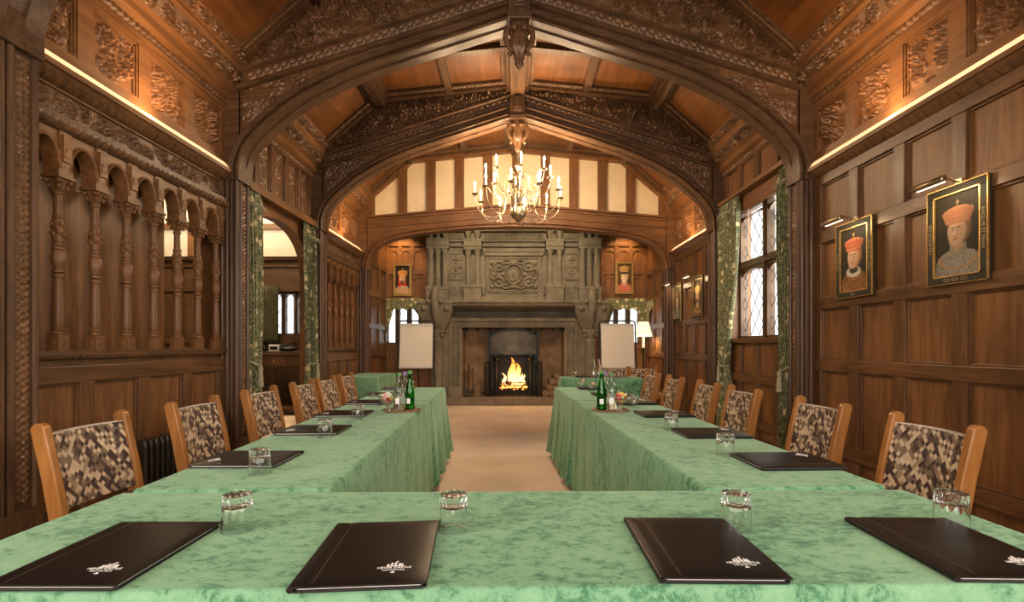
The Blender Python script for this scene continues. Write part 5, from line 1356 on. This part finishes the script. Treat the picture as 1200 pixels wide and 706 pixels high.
# ================================================================= TUMBLERS (upside down)
def make_tumbler():
    b = MB()
    out = [(.0350,0),(.0352,.002),(.0348,.02),(.0342,.052),(.0350,.057,.10),(.0354,.070,.13),(.0350,.083,.10),(.0330,.0875),(.0280,.0885),(.0,.0885)]
    inn = [(.0330,0),(.0330,.02),(.0322,.050),(.0300,.058),(.0210,.063),(.0,.064)]
    prof = [p for p in inn[::-1]]+out
    prof = [(max(p[0],.0004),p[1],p[2] if len(p)>2 else 0.0) for p in prof]
    b.lathe(prof,n=60,cap=False,flute=12)
    # heavy fluted foot
    f = MB(); f.lathe([(.0347,.0600),(.0355,.0625),(.0355,.080),(.0347,.0835)],n=40,cap=False,flute=20,fd=.02)
    return b.build('tumbler', M['glass'], smooth=28, fix=True)
tm0 = make_tumbler(); tfirst = True
def P2(px, py, z=TZ):
    d = (EYE-z)*F/(py-VY); return ((px-VX)/F*d, d)
def tumbler(px, py, label, group, xy=None):
    global tfirst
    o = tm0 if tfirst else tm0.copy()
    if not tfirst: COL.objects.link(o)
    tfirst = False; x, y = xy or P2(px,py); o.location = (x,y,TZ+.001); o.rotation_euler.z = x*3; tag(o,label,'glass',group)
for px,py,l in ((278,622,'upturned clear tumbler beside the leftmost folder on the front table'),(531.5,622,'upturned clear tumbler right of the second folder on the front table'),(862.5,620,'upturned clear tumbler behind the third folder on the front table'),(1115,619,'upturned clear tumbler behind the rightmost folder on the front table')):
    tumbler(px,py,l,'tumblers on the front table')
for i,(px,py) in enumerate(((304.5,556),(380.5,513),(419,491.5),(449,474.5),(482,457.5))):
    tumbler(px,py,'upturned clear tumbler on the left table row, '+['nearest the front table','second from the front table','third from the front table','beside the sweet bowl','behind the bottles at the far end'][i],'tumblers on the left table row')
for i,(px,py) in enumerate(((850,534),(786.7,504),(743,477.5),(693.5,458.5),(682,453.8))):
    tumbler(px,py,'upturned clear tumbler on the right table row, '+['nearest the front table','second from the front table','beside the sweet bowl','right one of two at the far end','left one of two at the far end'][i],'tumblers on the right table row')
tumbler(0,0,'small distant upturned tumbler on the separate far right table','tumblers on the far right table',xy=(.86,6.78))

# ================================================================= BOTTLES, SWEET BOWLS
def bottle(kind, x, y, label, group):
    e = empty('water_bottle' , (x,y,TZ+.009), 0, label, 'bottle', group)
    if kind == 'clear': prof = [(.034,0),(.037,.006),(.037,.135),(.034,.155),(.022,.178),(.0150,.20),(.0135,.235),(.0145,.238),(.0145,.246)]; g, cap = M['water'], M['cap_green']
    elif kind == 'violet': prof = [(.034,0),(.037,.006),(.037,.135),(.034,.155),(.022,.178),(.0150,.20),(.0135,.235),(.0145,.238),(.0145,.246)]; g, cap = M['water'], M['cap_purple']
    else: prof = [(.029,0),(.032,.006),(.032,.10),(.030,.13),(.023,.165),(.0155,.20),(.0140,.245),(.0150,.248),(.0150,.256)]; g, cap = M['green_glass'], M['cap_green']
    t = .0022; inner_ = [(max(.001,r_-t),z+(.004 if i == 0 else 0)) for i,(r_,z) in enumerate(prof)]
    b = MB(); b.lathe([(.0008,0)]+prof+inner_[::-1]+[(.0008,.004)],n=28,cap=False); b.build('glass_body', g, e, 40)
    z = prof[-1][1]; b = MB(); b.lathe([(.0158,z-.012),(.0160,z-.010),(.0160,z+.008),(.0145,z+.010)],n=20,flute=20,fd=.03); b.build('cap', cap, e, 40)
    b = MB(); a0, a1 = (-PI*.68,-PI*.42); r_ = prof[2][0]+.0006; n = 10
    Pn = np.array([[(r_*math.cos(a0+(a1-a0)*i/n),r_*math.sin(a0+(a1-a0)*i/n),z_) for z_ in ((.045,.085) if kind != 'green' else (.04,.075))] for i in range(n+1)]); b.grid(Pn); b.build('label', M['label_white'], e, 60, fix=False)
    return e
def bowl(x, y, label, group, side):
    e = empty('glass_sweet_bowl', (x,y,TZ+.009), 0, label, 'bowl', group)
    o_ = [(.0008,0),(.034,0),(.036,.003),(.020,.008),(.008,.014),(.007,.026),(.012,.034),(.030,.045),(.043,.062),(.048,.088),(.050,.092)]
    i_ = [(.047,.092),(.045,.086),(.040,.064),(.028,.050),(.012,.041),(.0008,.040)]
    b = MB(); b.lathe(o_+i_,n=32,cap=False); b.build('bowl_glass', M['glass'], e, 40)
    rg = random.Random(int(x*100)); k = 0
    for (r_,z,n) in ((.014,.060,3),(.028,.080,7),(.013,.090,4),(.024,.102,5),(.0,.112,1)):
        for q in range(n):
            a = 2*PI*q/n+z*40; b = MB(); b.ball((0,0,0),.0115,10,.8); 
            for sg in (-1,1): b.lathe([(.002,0),(.008,.010)],n=6,cap=False,M=Matrix.Rotation(sg*PI/2,4,'Y') @ Matrix.Translation((0,0,.0095)))
            c_ = rg.randrange(len(SW)); s_ = b.build('wrapped_sweet', SW[c_], smooth=50); s_.location = (x+r_*math.cos(a),y+r_*math.sin(a),TZ+.009+z); s_.rotation_euler = (rg.uniform(-.5,.5),rg.uniform(-.5,.5),rg.uniform(0,6))
            tag(s_,'%s wrapped sweet in the glass bowl on the %s table row'%(('pink','white','yellow','red','green')[c_],side),'sweet','wrapped sweets in the bowl on the %s table row'%side)
            k += 1
def tray(x, y, label):
    b = MB(); b.lathe([(.125,0),(.130,.003),(.130,.008),(.120,.008),(.118,.005)],n=40); o = b.build('round_tray', M['tray'], smooth=40); o.location = (x,y,TZ+.001); tag(o,label,'tray','round trays')
for side,tx,ty,g_,c_,v_,bw_ in (('left',-.765,3.33,(-.722,3.36),(-.782,3.30),(-.765,3.40),(-.862,3.30)),('right',.665,3.33,(.605,3.33),(.668,3.30),(.640,3.39),(.735,3.31))):
    tray(tx,ty,'round wooden tray under the bottles on the %s table row'%side)
    bottle('green',*g_,'green glass water bottle on the %s table row'%side,'bottles on the %s table row'%side)
    bottle('clear',*c_,'clear glass water bottle with green cap on the %s table row'%side,'bottles on the %s table row'%side)
    bottle('violet',*v_,'clear bottle with violet cap behind the others on the %s table row'%side,'bottles on the %s table row'%side)
    bowl(*bw_,'stemmed glass bowl of wrapped sweets on the %s table row'%side,'glass sweet bowls',side)
for o_ in [o for o in bpy.data.objects if o.name.startswith('x')]: pass
e = bottle('clear',1.12,6.76,'distant clear water bottle on the far right table, left of the pair','bottles on the far right table'); e.location.z = TZ+.001
e = bottle('violet',1.20,6.80,'distant water bottle with violet cap on the far right table, right of the pair','bottles on the far right table'); e.location.z = TZ+.001

# ================================================================= PORTRAITS
def paint(spec, nx, ny):
    W_, H_ = 1.0, 1.55; x, y = np.meshgrid(np.linspace(0,W_,nx), np.linspace(0,H_,ny), indexing='ij')
    img = np.zeros((nx,ny,3)); bg = np.array(spec['bg']); img[:] = bg
    rng = np.random.default_rng(spec['seed']); 
    def put(mask, col, a=1.0):
        m_ = (mask*a)[:,:,None]; img[:] = img*(1-m_)+np.array(col)*m_
    def soft(d, w=.02): return np.clip(.5-d/w,0,1)
    def ell(cx,cy,rx,ry,w=.03,rot=0):
        c_,s_ = math.cos(rot),math.sin(rot); u=(x-cx)*c_+(y-cy)*s_; v=-(x-cx)*s_+(y-cy)*c_
        return soft((np.hypot(u/rx,v/ry)-1)*min(rx,ry),w)
    def poly(pts,w=.02):
        ins = np.ones_like(x,bool) if False else None; d = np.full_like(x,-1e9); n=len(pts); inside=np.zeros_like(x,bool); j=n-1
        for i in range(n):
            (xi,yi),(xj,yj)=pts[i],pts[j]
            c_=((yi>y)!=(yj>y)); xx=(xj-xi)*(y-yi)/((yj-yi) if yj!=yi else 1e-9)+xi; inside^=(c_&(x<xx)); j=i
        return inside.astype(float)
    t = spec.get('dx',0); f = spec['face']; R_ = spec['robe']; cx = .48+t
    put(poly([(0.0,0),(0.02,.28),(.14,.42),(.34,.50),(.62,.50),(.86,.42),(.98,.26),(1,0)]),R_)
    put(ell(.5,.12,.34,.30,.2),[min(1,k*1.35) for k in R_],.45)
    for k in range(150):
        a,b = rng.uniform(.03,.97),rng.uniform(.0,.44)
        if b < .46-.9*(a-.5)**2: put(ell(a,b,.008,.012,.01),spec['dots'])
    put(poly([(cx-.12,.42),(cx-.10,.72),(cx+.16,.74),(cx+.17,.42)]),[k*.82 for k in f])
    if spec.get('collar'): 
        put(ell(cx+.02,.47,.27,.13,.03),spec['collar']); put(ell(cx+.02,.52,.16,.09,.03),spec['robe2'])
    else: put(poly([(cx-.16,.46),(cx-.14,.60),(cx+.02,.42),(cx+.2,.62),(cx+.22,.48),(cx+.04,.30)]),spec['robe2'])
    if spec.get('hood'): put(ell(cx+.02,.84,.27,.34,.03),spec['hood']); put(poly([(cx-.27,.85),(cx-.30,.40),(cx+.0,.44),(cx+.3,.46),(cx+.27,.85)]),spec['hood'])
    put(ell(cx+.08,.87,.235,.28,.03),spec['hair'])
    put(ell(cx,.83,.20,.265,.03),f); put(ell(cx-.03,.66,.13,.10,.05),f)
    put(ell(cx+.09,.82,.09,.20,.12),[k*.72 for k in f],.5); put(ell(cx-.05,.88,.08,.10,.1),[min(1,k*1.18) for k in f],.7)
    if spec.get('beard'): put(ell(cx-.02,.64,.13,.12,.05),spec['hair']); 
    for ex_,s_ in ((cx-.085,1),(cx+.035,1)):
        put(ell(ex_,.865,.045,.030,.03),[k*.55 for k in f],.7); put(ell(ex_,.86,.034,.014,.01),(.7,.62,.5)); put(ell(ex_,.86,.015,.015,.008),(.03,.02,.015)); put(ell(ex_,.905,.055,.010,.012),[k*.35 for k in spec['hair']]); put(ell(ex_,.845,.035,.006,.01),[k*.6 for k in f])
    put(ell(cx-.010,.80,.020,.075,.03,.12),[k*.60 for k in f]); put(ell(cx-.035,.80,.014,.070,.015,.12),[min(1,k*1.2) for k in f]); put(ell(cx-.035,.742,.034,.014,.012),[k*.45 for k in f])
    put(ell(cx-.025,.69,.060,.013,.012),(.36,.09,.07)); put(ell(cx-.025,.68,.03,.006,.01),[k*.65 for k in f])
    put(ell(cx+.195,.83,.028,.055,.015),[k*.85 for k in f])
    C_ = spec['crown']
    if spec.get('cap'): put(ell(cx+.02,1.06,.25,.09,.02),spec['cap']); put(ell(cx+.04,1.12,.20,.08,.02),spec['cap'])
    if spec.get('crown_on',True):
        z = 1.03 if not spec.get('cap') else 1.15
        put(poly([(cx-.23,z-.05),(cx-.33,z+.17),(cx-.18,z+.25),(cx+.0,z+.28),(cx+.20,z+.26),(cx+.38,z+.17),(cx+.28,z-.06)]),C_)
        for k in range(8): put(ell(cx-.27+k*.085,z+.20+.04*math.sin(k*PI/7),.014,.022,.01),spec['gold'],.8)
        for k in range(13): put(ell(cx-.22+k*.039,z+.0,.010,.016,.01),spec['gold'],.8); put(ell(cx-.25+k*.045,z+.09,.006,.010,.008),spec['gold'],.7)
        put(ell(cx+.02,z+.34,.010,.05,.01),spec['gold']); put(ell(cx+.02,z+.35,.035,.010,.01),spec['gold'])
    put(np.clip((x-cx-.02)/.35,0,1)*(y>.45),(.02,.015,.01),.45)
    if spec.get('chain'):
        for k in range(19):
            a = PI*(.06+.88*k/18); put(ell(.5+.42*math.cos(a),.40-.26*math.sin(a),.030,.026,.01),spec['gold']); put(ell(.5+.42*math.cos(a),.40-.26*math.sin(a),.014,.012,.01),(.30,.05,.03))
    if spec.get('dim'): img *= spec['dim']
    img *= (1+.10*rng.standard_normal((nx,ny)))[:,:,None]
    return np.clip(img,0,1)
specs = [
 dict(seed=1,dim=.62,bg=(.035,.028,.018),face=(.50,.33,.22),robe=(.30,.27,.22),dots=(.08,.05,.03),robe2=(.28,.24,.18),hair=(.20,.11,.05),crown=(.40,.17,.10),gold=(.50,.33,.15),chain=True),
 dict(seed=2,dim=.75,bg=(.020,.016,.012),face=(.56,.34,.22),robe=(.20,.08,.03),dots=(.55,.33,.12),robe2=(.03,.035,.025),collar=(.62,.55,.44),hair=(.35,.17,.06),crown=(.36,.09,.05),gold=(.75,.50,.18),dx=-.03),
 dict(seed=3,dim=.8,bg=(.05,.04,.025),face=(.50,.33,.22),robe=(.20,.20,.17),dots=(.05,.04,.03),robe2=(.3,.26,.2),hair=(.16,.09,.05),crown=(.12,.06,.05),gold=(.45,.30,.12)),
 dict(seed=4,dim=.8,bg=(.03,.022,.015),face=(.55,.33,.20),robe=(.13,.06,.035),dots=(.5,.35,.18),robe2=(.4,.3,.2),hair=(.12,.06,.03),crown=(.55,.36,.12),gold=(.7,.5,.2),beard=True,chain=True),
 dict(seed=5,bg=(.018,.014,.012),face=(.60,.38,.25),robe=(.42,.25,.14),dots=(.6,.5,.3),robe2=(.5,.4,.28),hair=(.10,.045,.02),crown=(.50,.22,.06),gold=(.75,.5,.18),hood=(.50,.035,.02),beard=True),
 dict(seed=6,bg=(.10,.055,.02),face=(.72,.55,.40),robe=(.42,.10,.06),dots=(.6,.45,.3),robe2=(.50,.36,.24),hair=(.45,.30,.15),crown=(.35,.22,.08),gold=(.65,.45,.18),cap=(.02,.018,.018)),
]
def portrait(k, w, h, label, group, loc, rz, lit=True, letters=None):
    e = empty('framed_portrait', loc, rz, label, 'picture', group)        # local: x right, z up, y- towards the viewer
    fw = .048 if lit else .038
    fr = MB()
    iw, ih = w/2-fw, h/2-fw
    for (x0,z0,x1,z1) in ((-w/2,-h/2,w/2,-ih),(-w/2,ih,w/2,h/2),(-w/2,-ih,-iw,ih),(iw,-ih,w/2,ih)): fr.box(x0,-.030,z0,x1,0,z1)
    fr.build('frame', M['frame_black'] if lit else M['gold'], e, bevel=.003)
    g = MB()
    def border(a,b_,t,d):
        g.box(-a,-d,-b_,a,-d+.012,-b_+t); g.box(-a,-d,b_-t,a,-d+.012,b_); g.box(-a,-d,-b_,-a+t,-d+.012,b_); g.box(a-t,-d,-b_,a,-d+.012,b_)
    border(w/2+.002,h/2+.002,.004,.033); border(iw+.004,ih+.004,.007,.032)
    g.build('gilt_edge', M['gold'], e)
    nx, ny = 130, 200; img = paint(specs[k],nx,ny); P = np.zeros((nx,ny,3)); P[:,:,0] = np.linspace(-iw,iw,nx)[:,None]; P[:,:,2] = np.linspace(-ih,ih,ny)[None,:]; P[:,:,1] = -.018
    c = MB(); c.grid(P); o = c.build('painted_canvas', M['canvas'], e, fix=False)
    ca = o.data.color_attributes.new('Paint','FLOAT_COLOR','POINT'); buf = np.ones((nx*ny,4),np.float32); buf[:,:3] = img.reshape(-1,3); ca.data.foreach_set('color',buf.ravel())
    if letters:
        for txt, side in letters:
            b = MB(); v_, f_ = text_mesh(txt, .030, .0004)
            if side == 'right': b.add([( w/2-fw/2+.010-y, -.0320-z, -x) if 0 else (w/2-fw/2-.010+y*1.0, -.0320-z, -x) for x,y,z in v_], f_)
            if side == 'left': b.add([(-w/2+fw/2+.010-y, -.0320-z, x) for x,y,z in v_], f_)
            if side == 'bottom': b.add([(-x, -.0320-z, -h/2+fw/2+.010-y) if 0 else (x, -.0320-z, -h/2+fw/2-.010+y) for x,y,z in v_], f_)
            if side == 'top': b.add([(x, -.0320-z, h/2-fw/2-.010+y) for x,y,z in v_], f_)
            b.build('gilt_lettering', M['gilt_paint'], e, fix=False)
    if lit:
        p = empty('picture_light', Vector(loc), rz, 'brass picture light over the '+label.split(',')[0].replace('small distant ',''), 'light', group.replace('portraits','picture lights'))
        t = MB(); t.tube([(-.115,-.20,h/2+.0),(-.112,-.20,h/2+.0),(.112,-.20,h/2+.0),(.115,-.20,h/2+.0)],[.016,.019,.019,.016],16); t.build('brass_shade', M['brass'], p, 50)
        a = MB(); a.tube([(0,-.19,h/2+.01),(0,-.15,h/2+.035),(0,-.08,h/2+.035),(0,-.004,h/2-.0+.012)],.005,8); a.box(-.02,-.012,h/2+.004,.02,-.0,h/2+.035); a.build('arm', M['brass'], p, 50)
        u = MB(); u.box(-.095,-.190,h/2-.0175,.095,-.176,h/2-.010); u.build('lamp_tube', M['tube'], p)
        l = light('picture_lamp','AREA',(0,-.16,h/2-.025),1.2,(1,.72,.42),.20,sizey=.03,parent=p); l.rotation_euler = Vector((0,.45,-1)).to_track_quat('-Z','Y').to_euler()
    return e
XR = X(1,.031)
portrait(0,.40,.60,'large portrait of a crowned man in grey, nearest on the right wall','portraits on the right wall near the camera',(XR,2.94,1.882),PI/2*-1,letters=[('ANGLIÆ ET FRAN','right'),('GIE REX DO','bottom'),('HENRICVS DEI','left')])
portrait(1,.40,.60,'portrait of a crowned youth in a white collar, second on the right wall','portraits on the right wall near the camera',(XR,3.83,1.888),-PI/2,letters=[('ANGLIA ET FRAN','right'),('HENRICVS','left'),('REX','bottom')])
portrait(2,.40,.62,'distant portrait of a grey-robed figure, farther one past the right curtain','portraits in the far right bay',(XR,7.98,1.91),-PI/2)
portrait(3,.40,.62,'distant portrait of a bearded crowned man, nearer one past the right curtain','portraits in the far right bay',(XR,7.10,1.91),-PI/2)
portrait(4,.37,.66,'small portrait of a crowned bearded man in a red hood, left of the fireplace','portraits beside the fireplace',(-2.29,YB-.03,2.56),0,lit=False)
portrait(5,.37,.66,'small portrait of a pale figure in a black cap, right of the fireplace','portraits beside the fireplace',(2.28,YB-.03,2.60),0,lit=False)

# ================================================================= FLIP CHARTS
def flipchart(x, y, rz, label):
    e = empty('flip_chart', (x,y,0), rz, label, 'flip chart', 'flip charts beside the fireplace')
    lean = Matrix.Translation((0,0,.80)) @ Matrix.Rotation(math.radians(-7),4,'X')
    b = MB(); b.box(-.305,0,0,.305,.018,.82,lean); b.build('board', M['board'], e, bevel=.003)
    b = MB(); b.box(-.296,-.010,.012,.296,-.001,.775,lean); b.build('paper_pad', M['paper'], e)
    b = MB(); b.box(-.30,-.020,.775,.30,-.001,.812,lean); 
    for q in (-.24,.24): b.lathe([(.012,0),(.012,.012),(.008,.016)],n=10,M=lean @ Matrix.Translation((q,-.018,.793)) @ Matrix.Rotation(PI/2,4,'X'))
    b.build('clamp_bar', M['board'], e, 40)
    b = MB(); b.box(-.30,-.06,-.02,.30,-.0,-.004,lean); b.build('pen_tray', M['board'], e)
    pts = [(-.335,.02,-.1),(-.335,.02,.80),(-.325,.02,.85),(-.29,.02,.875),(.29,.02,.875),(.325,.02,.85),(.335,.02,.80),(.335,.02,-.1)]
    b = MB(); b.tube([tuple(lean @ Vector(p)) for p in pts],.014,8); b.build('tube_frame', M['black_metal'], e, 60)
    for (tx,ty,fx_,fy_) in ((-.335,.0,-.42,-.30),(.335,.0,.42,-.30),(0,.10,0,.50)):
        b = MB(); b.tube([(tx,ty+.01,.74 if tx else 1.4),(fx_,fy_,.02)],.011,8); b.ball((fx_,fy_,.018),.018,8); b.build('leg', M['black_metal'], e, 50)
    return e
flipchart(-1.81,8.92,math.radians(3),'white flip chart on a black stand left of the fireplace')
flipchart(1.93,8.92,math.radians(-2),'white flip chart on a black stand right of the fireplace')
# floor lamp in the corner
e = empty('floor_lamp', (2.50,9.30,0), 0, 'iron floor lamp with pleated cream shade in the right far corner', 'lamp')
b = MB(); b.lathe([(.14,0),(.14,.015),(.05,.04),(.02,.07),(.014,.12),(.014,.55),(.03,.57),(.03,.60),(.014,.62),(.014,1.10),(.035,1.13),(.02,1.17)],n=16)
for k in range(3):
    a = 2*PI*k/3; b.tube([(.02*math.cos(a),.02*math.sin(a),.25),(.16*math.cos(a),.16*math.sin(a),.14),(.20*math.cos(a),.20*math.sin(a),.02),(.16*math.cos(a),.16*math.sin(a),.01)],.009,6)
    b.tube([(.02*math.cos(a),.02*math.sin(a),1.0),(.08*math.cos(a),.08*math.sin(a),1.08),(.06*math.cos(a),.06*math.sin(a),1.15),(.02*math.cos(a),.02*math.sin(a),1.12)],.007,6)
b.build('stand', M['iron'], e, 50)
b = MB(); b.lathe([(.022,1.17),(.022,1.34),(.012,1.35)],n=12); b.build('candle_sleeve', M['candle'], e, 40)
b = MB(); b.ball((0,0,1.41),.035,12); b.build('bulb', M['bulb'], e, 60)
b = MB(); n = 64
P = np.array([[((r_*(1+.012*(i%2)))*math.cos(2*PI*i/n),(r_*(1+.012*(i%2)))*math.sin(2*PI*i/n),z) for r_,z in ((.165,1.38),(.135,1.50),(.095,1.66))] for i in range(n+1)]); b.grid(P); b.build('lamp_shade', M['shade'], e, 20, fix=False)
light('lamp_light','POINT',(0,0,1.50),9,(1,.70,.38),.05,parent=e)

# ================================================================= CHANDELIER
def make_chandelier(loc, label):
    e = empty('brass_chandelier', loc, 0, label, 'chandelier'); br = M['brass']   # origin at centre of the bottom ball
    b = MB(); b.ball((0,0,0),.105,24); b.lathe([(.02,-.10),(.03,-.115),(.015,-.135),(.022,-.15),(.008,-.165),(.002,-.175)],n=14); b.build('globe', br, e, 60)
    b = MB(); b.lathe([(.035,.09),(.05,.11),(.03,.14),(.045,.17),(.06,.20),(.06,.215),(.03,.235),(.022,.27),(.035,.30),(.055,.34),(.035,.38),(.02,.41),(.035,.44),(.055,.46),(.055,.475),(.025,.50),(.018,.56),(.04,.60),(.045,.64),(.02,.68),(.014,.72),(.03,.76),(.02,.80),(.010,.82)],n=18); b.tube([(0,0,.82),(0,0,.87)],.008,8)
    b.build('baluster_stem', br, e, 50)
    b = MB()
    for k in range(3): b.tube([(.018*math.cos(t)*(1 if k%2 else .3),.018*math.cos(t)*(.3 if k%2 else 1),.875+k*.03+.020*math.sin(t)) for t in np.linspace(0,2*PI,11)],.0035,5)
    b.build('hanging_chain', br, e, 60)
    for tier,(n,r_,z0,zd,zc,ph) in enumerate(((10,.575,.205,-.02,.21,.25),(8,.43,.465,.24,.47,.1))):
        for k in range(n):
            a = 2*PI*(k+ph)/n; c_, s_ = math.cos(a), math.sin(a); pt = lambda rr,z: (rr*c_,rr*s_,z)
            ctrl = [(.05,z0),(.12,z0+.07),(.18,z0+.05),(.21,z0-.03),(.26,zd-.02 if tier==0 else zd),(.35,zd-.06),(.45 if tier==0 else .36,zd-.03),(r_-.04,zd+.05),(r_-.01,zc-.07),(r_,zc-.02)]
            if tier == 1: ctrl = [(.05,z0),(.10,z0+.05),(.15,z0+.03),(.17,z0-.06),(.21,zd+.02),(.27,zd-.02),(.34,zd+.0),(r_-.04,zd+.07),(r_-.01,zc-.07),(r_,zc-.02)]
            sm = smooth_pts(ctrl,4); b = MB(); b.tube([pt(q,z) for q,z in sm],.0075,7)
            sc = [(.115+.025*math.cos(t)*(1-t/9),z0+.035+.025*math.sin(t)*(1-t/9)) for t in np.linspace(0,6,12)]; b.tube([pt(q,z) for q,z in sc],.005,5)
            arm = b.build('arm', br, e, 60)
            b = MB(); b.lathe([(.004,-.03),(.012,-.02),(.010,-.005),(.034,.005),(.044,.015),(.042,.018),(.014,.012),(.013,.035),(.010,.036)],pt(r_,zc),14,cap=False); b.build('drip_pan', br, arm, 50)
            b = MB(); b.lathe([(.0115,.03),(.0115,.115),(.008,.118)],pt(r_,zc),10); b.build('candle_sleeve', M['candle'], arm, 50)
            b = MB(); b.lathe([(.005,.116),(.0115,.130),(.0125,.142),(.008,.160),(.002,.176)],pt(r_,zc),10); b.build('bulb', M['bulb'], arm, 60)
            if k%2 == 0: q = pt(r_,zc+.15); light('candle_light','POINT',q,CHP,(1,.70,.42),.02,parent=e)
    return e
CHP = 40
c1 = make_chandelier((CX+.01,TR[2]+.13,2.965),'lit brass chandelier with two tiers of candle bulbs hanging before the gable')
c2 = copy_tree(c1)  # out-of-view copy, added to light the tables from above
ld2 = None
for ch in c2.children:
    if ch.type == 'LIGHT':
        if ld2 is None: ld2 = ch.data.copy(); ld2.energy = 21
        ch.data = ld2
c2.location = (CX,.55,2.965); c2['label'] = 'second brass chandelier overhead near the camera, above the front table'
